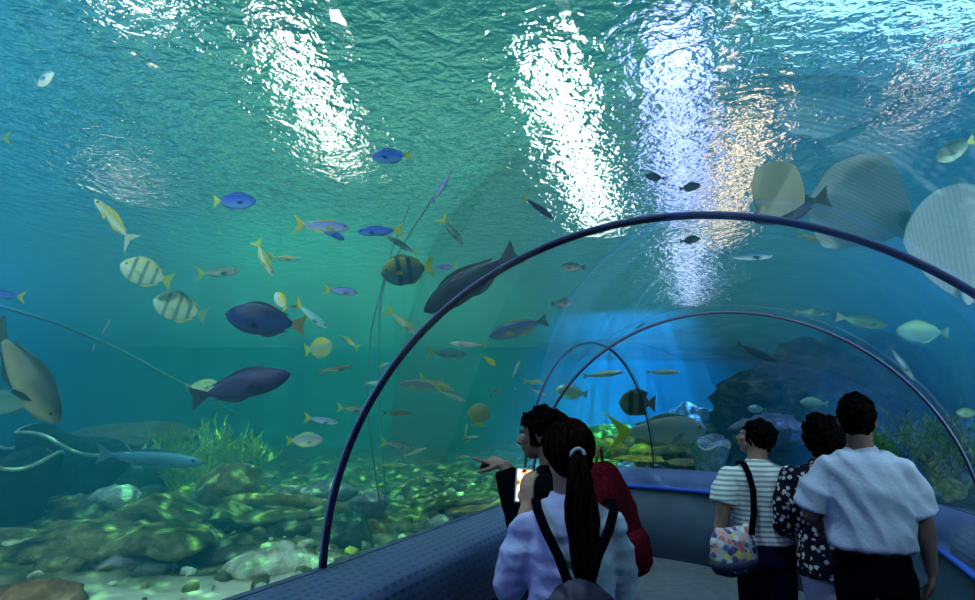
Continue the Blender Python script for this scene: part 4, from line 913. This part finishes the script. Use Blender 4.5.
def hair_mat(name, c, hi, sc=60, stretch=(1, 1, .12)):
    m, nt, out = mat(name); p = N(nt, 'BsdfPrincipled', i_Roughness=0.6); p.inputs['Specular IOR Level'].default_value = 0.0; nt.links.new(p.outputs[0], out.inputs[0])
    tc = N(nt, 'TexCoord'); mp = N(nt, 'Mapping'); mp.inputs['Scale'].default_value = stretch; nt.links.new(tc.outputs['Object'], mp.inputs[0])
    n = N(nt, 'TexNoise'); n.inputs['Scale'].default_value = sc; n.inputs['Detail'].default_value = 6; nt.links.new(mp.outputs[0], n.inputs['Vector'])
    r = ramp(nt, n.outputs[0], [(0.35, c), (0.7, hi)]); nt.links.new(r.outputs[0], p.inputs['Base Color'])
    b = N(nt, 'Bump'); b.inputs['Strength'].default_value = 0.8; b.inputs['Distance'].default_value = 0.006; nt.links.new(n.outputs[0], b.inputs['Height']); nt.links.new(b.outputs[0], p.inputs['Normal'])
    return m
M['hair_black'] = hair_mat('black_curly_hair', (0.001, 0.001, 0.0015), (0.007, 0.006, 0.007), 55, (1, 1, 1))
M['hair_brown'] = hair_mat('dark_brown_straight_hair', (0.002, 0.0012, 0.001), (0.016, 0.009, 0.007), 90, (1, 1, .08))
M['black_cloth'] = cloth('black_cloth', (0.004, 0.004, 0.007)); M['navy_cloth'] = cloth('navy_trousers', (0.008, 0.010, 0.03)); M['shoe'] = plain('dark_shoe', (.03, .03, .035), .5)
M['lavender_shirt'] = cloth('lavender_white_shirt', (0.50, 0.54, 0.80), .05); M['pale_shirt'] = cloth('pale_blue_white_shirt', (0.52, 0.57, 0.78), .05)
M['white_jeans'] = cloth('pale_jeans', (0.55, 0.58, 0.75), .08); M['red_cloth'] = cloth('dark_red_backpack', (0.085, 0.006, 0.014), .45); M['strap'] = plain('black_strap', (0.003, 0.003, 0.006), .8, spec=.0)
def stripe_mat():
    m, nt, out = mat('white_shirt_with_fine_grey_stripes'); p = N(nt, 'BsdfPrincipled', i_Roughness=.9); p.inputs['Specular IOR Level'].default_value = 0.0; nt.links.new(p.outputs[0], out.inputs[0])
    tc = N(nt, 'TexCoord'); w = N(nt, 'TexWave', bands_direction='Z'); w.inputs['Scale'].default_value = 11; w.inputs['Distortion'].default_value = .3; nt.links.new(tc.outputs['Object'], w.inputs['Vector'])
    r = ramp(nt, w.outputs[0], [(.25, (.30, .36, .42)), (.5, (.78, .82, .80))]); nt.links.new(r.outputs[0], p.inputs['Base Color']); return m
def flower_mat(name, base, cols, sc=38, thr=.33):
    m, nt, out = mat(name); p = N(nt, 'BsdfPrincipled', i_Roughness=.9); p.inputs['Specular IOR Level'].default_value = 0.0; nt.links.new(p.outputs[0], out.inputs[0])
    tc = N(nt, 'TexCoord'); v = N(nt, 'TexVoronoi'); v.inputs['Scale'].default_value = sc; nt.links.new(tc.outputs['Object'], v.inputs['Vector'])
    n = N(nt, 'TexNoise'); n.inputs['Scale'].default_value = sc * 3; nt.links.new(tc.outputs['Object'], n.inputs['Vector'])
    ad = N(nt, 'Math', operation='MULTIPLY_ADD'); ad.inputs[1].default_value = .5; nt.links.new(n.outputs[0], ad.inputs[0]); nt.links.new(v.outputs['Distance'], ad.inputs[2])
    k = ramp(nt, ad.outputs[0], [(thr + .2, (1, 1, 1)), (thr + .24, (0, 0, 0))]); sx = N(nt, 'SeparateXYZ'); nt.links.new(v.outputs['Color'], sx.inputs[0])
    st = [(i / len(cols), c) for i, c in enumerate(cols)]; c = ramp(nt, sx.outputs[0], st, 'CONSTANT')
    mx = N(nt, 'MixRGB'); nt.links.new(k.outputs[0], mx.inputs[0]); mx.inputs[1].default_value = (*base, 1); nt.links.new(c.outputs[0], mx.inputs[2]); nt.links.new(mx.outputs[0], p.inputs['Base Color']); return m
M['striped'] = stripe_mat()
M['floral'] = flower_mat('dark_blouse_with_small_pale_flowers', (.012, .012, .022), [(.5, .5, .55), (.35, .3, .42), (.6, .6, .6)], 30, .40)
M['bag_print'] = flower_mat('bag_print', (.55, .55, .6), [(.75, .2, .2), (.85, .7, .15), (.15, .15, .4), (.8, .8, .85), (.8, .4, .45), (.1, .1, .25)], 30, .6)

def person(label, x, y, yaw, H, B, skinm, head_yaw=0.0, head_pitch=0.0, lean=(0, 0), arms=None, legs=None, belly=0.0, fist=None):
    """local frame: +y is the way the person faces, x to their right; B width factor. arms: {side: (elbow, wrist, hand dir, palm normal, curl)} in local metres"""
    e = empty('person', (x, y, 0), (0, 0, yaw)); tag(e, label, 'person')
    P = dict(H=H, B=B, e=e, arms=arms, lean=lean, belly=belly); L = Vector((lean[0], lean[1], 0))
    lz = lambda z: L * max(0, (z / H - .5) * 2)
    bm = bmesh.new()
    tor = [(.475, .092, .070), (.52, .098, .072), (.56, .092, .066), (.61, .080, .060 + belly * .5), (.67, .088, .064 + belly * .3), (.73, .100, .068), (.78, .104, .064), (.81, .092, .055), (.835, .055, .042)]
    P['tor'] = tor
    tube(bm, [Vector((0, 0, z * H)) + lz(z * H) for z, a, b in tor], [(a * H * B, b * H * B) for z, a, b in tor], 22)
    hd = Vector((0, .012 * H, .932 * H)) + lz(H); hd += Vector((0, .0, 0))
    limb(bm, [Vector((0, -.005, .82 * H)) + lz(.8 * H), Vector((0, .0, .90 * H)) + lz(.9 * H)], [.040 * H * min(B, 1.1), .034 * H], 14)
    f = Vector((math.sin(-head_yaw), math.cos(head_yaw), math.tan(head_pitch))); hs = .23 * H / 1.7 * 1.0 / .23 * 1.0
    m = head(bm, hd, f, (0, 0, 1), hs)
    P['hd'] = hd; P['hm'] = m; P['hs'] = hs
    for sg in (-1, 1):
        lg = (legs or {}).get(sg, (Vector((sg * .055 * H, .01, .27 * H)), Vector((sg * .06 * H, -.01, .05 * H))))
        hip = Vector((sg * .052 * H, 0, .49 * H))
        limb(bm, [hip, (hip + lg[0]) / 2, lg[0], (lg[0] * .65 + lg[1] * .35), lg[1]], [.052 * H * B, .045 * H * B, .032 * H, .033 * H, .021 * H])
        limb(bm, [lg[1] + Vector((0, -.02, -.03)), lg[1] + Vector((sg * .01, .10, -.05))], [.032, .028], 10)
        el, wr, hdv, pn, cu = arms[sg]; sh = Vector((sg * .108 * H * B, 0, .784 * H)) + lz(.8 * H); P[sg] = (sh, Vector(el), Vector(wr))
        el, wr = Vector(el), Vector(wr)
        limb(bm, [Vector((sg * .055 * H * B, 0, .79 * H)) + lz(.8 * H), sh, (sh + el) / 2, el, el.lerp(wr, .3), wr], [.035 * H, .033 * H * B, .029 * H * B ** .5, .024 * H, .025 * H, .016 * H])
        hand(bm, wr, hdv, pn, -sg if len(arms[sg]) < 6 else arms[sg][5], cu if not isinstance(cu, (list, tuple)) else .4, cu if isinstance(cu, (list, tuple)) else None, H / 1.68)
    me = remeshed(bm, .0062, 2, name='body'); link('body', me, skinm, e)
    P['lz'] = lz; P['legs'] = legs; return P
def fold(amp, fr, seed, stretch=(1, 1, 1), diag=0.0):
    def fn(co, n):
        q = Vector((co.x * stretch[0] + diag * co.z, co.y * stretch[1], co.z * stretch[2] - diag * co.x * .4)) * fr + Vector((seed * 3.1, seed, 0))
        k = 1 - 2 * abs(noise.noise(q)); return co + n * (amp * (k - .35) + amp * .5 * noise.noise(q * 2.3))
    return fn
def shirt(P, name, m, z0=.53, sleeve=.42, ex=.016, fn=None, hem=1.04, loose=0.0, sleeve_w=1.0, neck=.845):
    H, B, lz = P['H'], P['B'], P['lz']; bm = bmesh.new()
    rows = [(z, a, b) for z, a, b in P['tor'] if z > z0 + .02 and z < neck]
    a0 = float(np.interp(z0, [t[0] for t in P['tor']], [t[1] for t in P['tor']])); b0 = float(np.interp(z0, [t[0] for t in P['tor']], [t[2] for t in P['tor']]))
    rows = [(z0, a0 * hem, b0 * hem)] + rows
    tube(bm, [Vector((0, 0, z * H)) + lz(z * H) for z, a, b in rows], [((max(a, loose * .98 if z < .75 else 0)) * H * B + ex, (max(b, loose * .7 if z < .75 else 0)) * H * B + ex) for z, a, b in rows], 26)
    # collar tube
    tube(bm, [Vector((0, -.004, .815 * H)) + lz(.8 * H), Vector((0, -.004, .853 * H)) + lz(.85 * H)], [.062 * H * min(1.15, B), .044 * H * min(1.1, B)], 16)
    for sg in (-1, 1):
        sh, el, wr = P[sg]
        pts = [Vector((sg * .045 * H * B, 0, .795 * H)) + lz(.8 * H), sh, sh.lerp(el, .5)]; rad = [.038 * H, .033 * H * B + ex * .5, (.034 * H * B ** .5 + ex) * sleeve_w]
        if sleeve <= 1: pts = pts[:2] + [sh.lerp(el, sleeve * .55), sh.lerp(el, sleeve)]; rad = rad[:2] + [rad[2], rad[2] * 1.0]
        else: pts += [el, el.lerp(wr, sleeve - 1)]; rad += [(.028 * H + ex * .8) * sleeve_w, (.024 * H + ex * .7)]
        tube(bm, pts, rad, 16)
        for p, r in list(zip(pts, rad))[:-1]: blob(bm, p, (r * .99,) * 3, 3)
    me = remeshed(bm, .0095, 3, fn, name); return link(name, me, m, P['e'])
def trousers(P, name, m, z1=.56, w=1.1, ankle=.06, fn=None, wl=1.0):
    H, B = P['H'], P['B']; bm = bmesh.new(); T = [t[0] for t in P['tor']]
    rows = [z for z in (.46, .50, .54, z1)]
    tube(bm, [Vector((0, 0, z * H)) for z in rows], [(float(np.interp(z, T, [t[1] for t in P['tor']])) * H * B + .012, float(np.interp(z, T, [t[2] for t in P['tor']])) * H * B + .012) for z in rows], 22)
    for sg in (-1, 1):
        lg = (P['legs'] or {}).get(sg, (Vector((sg * .055 * H, .01, .27 * H)), Vector((sg * .06 * H, -.01, .05 * H)))); hip = Vector((sg * .052 * H, 0, .49 * H))
        pts = [hip, (hip + lg[0]) / 2, lg[0], lg[0] * .5 + lg[1] * .5, Vector((lg[1].x, lg[1].y, ankle * H))]; rad = [.058 * H * B, .050 * H * B, .041 * H * w, .039 * H * w * wl, .036 * H * w * wl]
        tube(bm, pts, rad, 16); [blob(bm, p, (r * .98,) * 3, 2) for p, r in list(zip(pts, rad))[:-1]]
    return link(name, remeshed(bm, .011, 3, fn or fold(.006, 9, 2, (1, 1, .4)), name), m, P['e'])
def shoes(P, m):
    H = P['H']
    for sg in (-1, 1):
        lg = (P['legs'] or {}).get(sg, (0, Vector((sg * .06 * H, -.01, .05 * H))))[1]; bm = bmesh.new()
        c = Vector((lg.x, lg.y, 0))
        rings = [[c + Vector((sx * .043 * f, yy, z)) for sx, z in [(math.cos(t), .002 + hh * max(0, math.sin(t))) for t in np.linspace(-.5, math.pi + .5, 14)]] for yy, f, hh in ((-.075, .6, .05), (-.05, .9, .085), (0, .95, .085), (.06, 1.05, .06), (.12, 1.1, .045), (.165, .7, .03))]
        loft(bm, rings); obj('shoe', bm, m, P['e'])
def curly_hair(P, m, r=(.098, .112, .105), off=(0, -.022, .030), amp=.02, fr=22, seed=1, low=0.0, name='hair', nape=None, voxel=.006):
    bm = bmesh.new(); hm, hd, s = P['hm'], P['hd'], P['hs']
    blob(bm, hd + hm @ (Vector(off) * s), tuple(v * s for v in r), 4, hm)
    if nape: blob(bm, hd + hm @ (Vector(nape[0]) * s), tuple(v * s for v in nape[1]), 4, hm)
    cut = hd + hm @ (Vector((0, .075, -.01)) * s)
    def fn(co, n):
        q = co * fr + Vector((seed * 5, 0, 0)); k = noise.fractal(q, .9, 2.1, 3); co = co + n * amp * (k + .3 * (1 - 2 * abs(noise.noise(q * 1.6))))
        l = hm.transposed() @ (co - hd) / s           # keep the face free
        if l.y > .045 and l.z < .045: co = co - hm @ Vector((0, (l.y - .045) * s * smoothstep(.05, .03, l.z) if False else (l.y - .045) * s, 0))
        return co
    me = remeshed(bm, voxel, 1, fn, name); return link(name, me, m, P['e'])
def strap(P, name, pts, w, m, t=.006):
    bm = bmesh.new(); pts = [Vector(p) for p in pts]; tube(bm, pts, [(w, t)] * len(pts), 8); return obj(name, bm, m, P['e'])
def ribbon(bm, pts, nrm, w, t=.004):
    """flat band through pts; nrm: outward normals"""
    rings = []
    for i, p in enumerate(pts):
        p = Vector(p); tn = (Vector(pts[min(i + 1, len(pts) - 1)]) - Vector(pts[max(i - 1, 0)])).normalized(); n = Vector(nrm[i] if isinstance(nrm, list) else nrm); n = (n - tn * n.dot(tn)).normalized(); sd = tn.cross(n)
        rings.append([p + sd * w / 2 + n * t, p - sd * w / 2 + n * t, p - sd * w / 2 - n * t, p + sd * w / 2 - n * t])
    loft(bm, rings)

# ---- man in the pale shirt
P = person('man seen from behind in a pale blue white shirt and black trousers', 1.885, 3.12, R(-22), 1.72, .90, M['skin_brown'], head_yaw=R(-4), belly=.02,
    arms={-1: ((-.25, .02, 1.12), (-.20, .24, 1.04), (.6, .8, -.1), (.6, -.5, -.3), .5), 1: ((.235, .02, 1.12), (.25, .07, .88), (0, .35, -.9), (-1, .1, 0), .7)})
shirt(P, 'shirt', M['pale_shirt'], z0=.572, sleeve=.88, ex=.027, fn=fold(.015, 5.5, 3, (1.4, 1.3, .45), .9), loose=.108, sleeve_w=1.05, hem=1.02)
trousers(P, 'trousers', M['black_cloth']); shoes(P, M['shoe'])
curly_hair(P, M['hair_black'], (.084, .104, .104), (0, -.020, .024), .010, 30, 2, nape=((0, -.045, -.03), (.070, .055, .065)))
# ---- woman in the flower print
P = person('shorter curly haired woman in a black flower print blouse, half hidden by the man', 1.97, 3.62, R(-24), 1.60, 1.10, M['skin_brown'], head_yaw=R(20),
    arms={-1: ((-.25, .0, .98), (-.20, .20, .93), (.4, .9, .0), (.7, 0, -.6), .6), 1: ((.25, .02, .98), (.22, .2, .93), (-.4, .9, 0), (-.7, 0, -.6), .6)})
shirt(P, 'blouse', M['floral'], z0=.455, sleeve=1.2, ex=.022, fn=fold(.007, 7, 5, (1, 1, .5), .3), loose=.09, hem=1.1)
trousers(P, 'trousers', M['white_jeans']); shoes(P, M['shoe'])
curly_hair(P, M['hair_black'], (.116, .124, .122), (0, -.024, .024), .022, 20, 4, nape=((0, -.06, -.06), (.088, .062, .085)))
# ---- woman in stripes with the shoulder bag
P = person('short haired woman in a fine striped white shirt, looking up, print bag at her hip', 1.68, 3.85, R(-6), 1.585, 1.06, M['skin_tan'], head_yaw=R(58), head_pitch=R(12),
    arms={-1: ((-.245, -.03, 1.02), (-.285, .0, .80), (-.05, .15, -.95), (.9, .2, .1), .75), 1: ((.225, .07, 1.02), (.12, .26, .98), (-.9, .4, 0), (0, -.6, -.6), .6)},
    legs={-1: (Vector((-.09, .02, .43)), Vector((-.10, -.01, .08))), 1: (Vector((.08, .02, .43)), Vector((.09, .0, .08)))})
shirt(P, 'striped_shirt', M['striped'], z0=.545, sleeve=.72, ex=.018, fn=fold(.007, 7, 9, (1, 1, .6), .4), loose=.09, sleeve_w=1.2)
trousers(P, 'trousers', M['navy_cloth'], wl=.8); shoes(P, M['shoe'])
curly_hair(P, M['hair_black'], (.092, .108, .102), (0, -.024, .030), .013, 26, 7, nape=((0, -.055, -.025), (.068, .05, .058)))
add_eyes(P['e'], P['hd'], P['hm'], P['hs'])
PS = P
# ---- curly haired visitor pointing at the fish, red backpack
P = person('curly haired person in dark clothes pointing at the fish, wearing a red backpack', .37, 2.82, R(60), 1.64, 1.0, M['skin_brown'], head_yaw=R(18), head_pitch=R(-4), lean=(0, .12),
    arms={-1: ((-.24, .14, 1.18), (-.20, .22, 1.40), (-.05, .85, .25), (.3, .2, -.9), [.05, .9, 1.0, 1.0]), 1: ((.22, .10, 1.10), (.06, .26, 1.16), (-.8, .4, .3), (0, -.8, 0), .8)})
shirt(P, 'jacket', M['black_cloth'], z0=.50, sleeve=1.9, ex=.018, fn=fold(.006, 8, 11), loose=.09)
trousers(P, 'trousers', M['black_cloth']); shoes(P, M['shoe'])
curly_hair(P, M['hair_black'], (.100, .110, .100), (0, -.026, .034), .024, 24, 12, nape=((0, -.06, -.02), (.078, .055, .065)))
add_eyes(P['e'], P['hd'], P['hm'], P['hs']); PC = P
# ---- woman with the ponytail
P = person('woman with a long ponytail in a lavender white shirt, holding a lit phone', .275, 2.12, R(-2), 1.60, .80, M['skin_tan'], head_yaw=R(12),
    arms={-1: ((-.205, .07, 1.05), (-.135, .24, 1.28), (.0, .25, .95), (.6, .6, .0), .55), 1: ((.18, .10, 1.04), (.08, .30, 1.15), (-.7, .3, .4), (-.3, -.6, 0), .6)})
shirt(P, 'shirt', M['lavender_shirt'], z0=.52, sleeve=1.25, ex=.017, fn=fold(.011, 8, 21, (.6, 1, 1.8), .1), loose=.096)
trousers(P, 'trousers', M['navy_cloth']); shoes(P, M['shoe'])
H = P['H']; hd, hm, s = P['hd'], P['hm'], P['hs']
bm = bmesh.new(); blob(bm, hd + hm @ (Vector((0, -.020, .028)) * s), (.096 * s, .110 * s, .102 * s), 4, hm); blob(bm, hd + hm @ (Vector((0, -.055, -.02)) * s), (.078 * s, .058 * s, .07 * s), 4, hm)
tie = hd + hm @ (Vector((0, -.122, .0)) * s)
link('hair', remeshed(bm, .006, 3, lambda co, n: co + n * .003 * noise.noise(Vector((co.x * 60, co.y * 25, co.z * 25))), 'hair'), M['hair_brown'], P['e'])
bm = bmesh.new()
rnd = random.Random(5)
for i in range(46):
    a = rnd.uniform(0, 2 * math.pi); k = rnd.random() ** .5; rr = .034; ox, oy = math.cos(a) * k, math.sin(a) * k; ph = rnd.uniform(0, 6)
    pts = []
    for t in np.linspace(0, 1, 9):
        wd = rr * (.35 + .9 * math.sin(min(1, t * 2.2) * math.pi / 2)) * (1 - .45 * max(0, t - .6) / .4)
        pts.append(tie + Vector((ox * wd + .006 * math.sin(t * 9 + ph) + .012 * t, oy * wd * .7 - .028 * math.sin(t * math.pi * .5 + .2), -.40 * t * rnd.uniform(.99, 1.01) - .0)))
    tube(bm, pts, [.010] * 5 + [.009, .008, .006, .002], 6)
obj('ponytail', bm, M['hair_brown'], P['e'])
bm = bmesh.new(); ring = [tie + Vector((.021 * math.cos(a), -.004 + .004 * math.sin(a * 2), .021 * math.sin(a))) for a in np.linspace(0, 2 * math.pi, 17)]; tube(bm, ring, .0065, 8, False)
obj('hair_tie', bm, plain('grey_hair_tie', (.45, .5, .55), .6), P['e'])
# phone in her raised hand
ph = empty('smartphone', P['e'].matrix_basis @ Vector((-.145, .315, 1.350)), (R(-4), R(6), R(14))); tag(ph, 'lit smartphone held up by the woman with the ponytail', 'phone')
bm = bmesh.new(); box(bm, (0, 0, 0), (.068, .009, .132)); bmesh.ops.bevel(bm, geom=bm.edges[:], offset=.003, segments=2, affect='EDGES'); obj('phone_case', bm, plain('pale_phone_case', (.7, .72, .75), .3), ph, False)
bm = bmesh.new(); box(bm, (0, -.0052, 0), (.058, .001, .118))
m, nt, out = mat('lit_phone_screen'); em = N(nt, 'Emission'); em.inputs[1].default_value = 2.0; tc = N(nt, 'TexCoord'); vo = N(nt, 'TexNoise'); vo.inputs['Scale'].default_value = 26; nt.links.new(tc.outputs['Object'], vo.inputs['Vector'])
r = ramp(nt, vo.outputs[0], [(.36, (.02, .02, .02)), (.43, (.9, .45, .1)), (.52, (.8, .9, .85)), (.7, (.95, 1, 1))]); nt.links.new(r.outputs[0], em.inputs[0]); nt.links.new(em.outputs[0], out.inputs[0]); obj('screen', bm, m, ph, False)
# black bag on her back: thing of its own
bg = empty('backpack', P['e'].matrix_basis @ Vector((.01, -.16, .86)), (0, 0, R(-2))); tag(bg, 'black drawstring backpack hanging on the woman with the ponytail', 'backpack')
bm = bmesh.new(); rings = []
for z, a, b in ((.0, .08, .03), (.02, .13, .06), (.12, .14, .075), (.22, .115, .06), (.27, .06, .03), (.285, .03, .015)):
    rings.append([Vector((a * math.cos(t), -.01 + b * math.sin(t), z - .02)) for t in np.linspace(0, 2 * math.pi, 28, endpoint=False)])
loft(bm, rings); link('bag_body', remeshed(bm, .009, 2, fold(.008, 10, 4, (2, 2, .5)), 'bag_body'), plain('shiny_black_cloth', (.004, .004, .010), .6, spec=.1, nscale=20, namp=.3), bg)
for sg in (-1, 1):
    bm = bmesh.new(); pts = [(sg * .03, -.01, .25), (sg * .06, .012, .33), (sg * .10, .018, .41), (sg * .122, .045, .465), (sg * .122, .12, .485), (sg * .12, .20, .46)]
    ribbon(bm, pts, [(0, -1, .1), (0, -1, .15), (0, -1, .25), (0, -.6, .8), (0, .1, 1), (0, .7, .7)], .030, .003); obj('shoulder_strap', bm, M['strap'], bg)
bm = bmesh.new(); tube(bm, [(.05, -.075, .16), (.06, -.085, .08), (.062, -.08, -.02)], .004, 6); obj('drawstring', bm, plain('pale_cord', (.4, .5, .6), .6), bg)
# red backpack
rb = empty('backpack', PC['e'].matrix_basis @ Vector((.02, -.215, .93)), (R(-6), 0, R(60))); tag(rb, 'dark red backpack on the curly haired visitor', 'backpack')
bm = bmesh.new(); rings = []
for z, a, b, yo in ((0, .10, .05, 0), (.03, .145, .085, 0), (.2, .155, .10, 0), (.36, .14, .085, .01), (.45, .10, .06, .02), (.49, .05, .03, .03)):
    rings.append([Vector((a * math.copysign(abs(math.cos(t)) ** .7, math.cos(t)), yo + b * math.copysign(abs(math.sin(t)) ** .7, math.sin(t)), z)) for t in np.linspace(0, 2 * math.pi, 32, endpoint=False)])
loft(bm, rings); link('bag_body', remeshed(bm, .009, 2, fold(.010, 8, 14, (1, 1, .7), .3), 'bag_body'), M['red_cloth'], rb)
bm = bmesh.new(); rings = [[Vector((a * math.cos(t), -.10 + b * math.sin(t), z)) for t in np.linspace(0, 2 * math.pi, 24, endpoint=False)] for z, a, b in ((.03, .08, .02), (.06, .11, .04), (.16, .11, .04), (.2, .08, .02))]
loft(bm, rings); obj('front_pocket', bm, M['red_cloth'], rb)
bm = bmesh.new(); tube(bm, [(-.045, .03, .47), (-.03, .02, .53), (0, .015, .555), (.03, .02, .53), (.045, .03, .47)], .008, 8); obj('top_handle', bm, plain('brown_webbing', (.16, .06, .04), .7), rb)
for sg in (-1, 1):
    bm = bmesh.new(); pts = [(sg * .07, .06, .44), (sg * .10, .12, .50), (sg * .105, .20, .50), (sg * .11, .29, .44), (sg * .12, .31, .30), (sg * .14, .22, .16)]
    ribbon(bm, pts, [(0, -.5, 1), (0, -.2, 1), (0, .4, 1), (0, 1, .4), (0, 1, 0), (sg, .5, 0)], .045, .004); obj('shoulder_strap', bm, M['strap'], rb)
# shoulder bag of the woman in stripes
sb = empty('shoulder_bag', PS['e'].matrix_basis @ Vector((-.20, -.11, .70)), (0, R(-4), R(14))); tag(sb, 'soft print shoulder bag in white, red and yellow at the striped woman\'s hip', 'bag')
bm = bmesh.new(); rings = []
for z, a, b in ((0, .08, .03), (.03, .15, .06), (.10, .165, .07), (.2, .15, .055), (.25, .12, .03), (.26, .10, .012)):
    rings.append([Vector((a * math.cos(t), b * math.sin(t), z + .03 * (abs(math.cos(t)) - .5) * (z > .2))) for t in np.linspace(0, 2 * math.pi, 30, endpoint=False)])
loft(bm, rings); link('bag_body', remeshed(bm, .008, 2, fold(.007, 9, 31), 'bag_body'), M['bag_print'], sb)
bm = bmesh.new(); rings = [[Vector((a * math.cos(t), b * math.sin(t), z)) for t in np.linspace(0, 2 * math.pi, 30, endpoint=False)] for z, a, b in ((-.006, .07, .025), (.02, .145, .06), (.05, .165, .07), (.085, .172, .074), (.09, .160, .06))]
loft(bm, rings); o = obj('bag_base', bm, plain('dark_bag_base', (.03, .035, .09), .5, nscale=20, namp=.3), sb); o['label'] = 'dark blue base panel'
inv = sb.matrix_basis.inverted() @ PS['e'].matrix_basis
bm = bmesh.new(); pts = [(-.12, -.155, .93), (-.095, -.150, 1.05), (-.085, -.140, 1.18), (-.095, -.115, 1.27), (-.105, -.06, 1.335), (-.108, .01, 1.335), (-.11, .09, 1.26), (-.14, .14, 1.1), (-.20, .10, .93)]
ribbon(bm, [inv @ Vector(p) for p in pts], [inv.to_3x3() @ Vector(v) for v in ((0, -1, 0), (0, -1, 0), (0, -1, .2), (0, -1, .5), (0, -.4, 1), (0, .2, 1), (0, 1, .5), (0, 1, 0), (-.5, 1, 0))], .035, .003); obj('bag_strap', bm, M['strap'], sb)
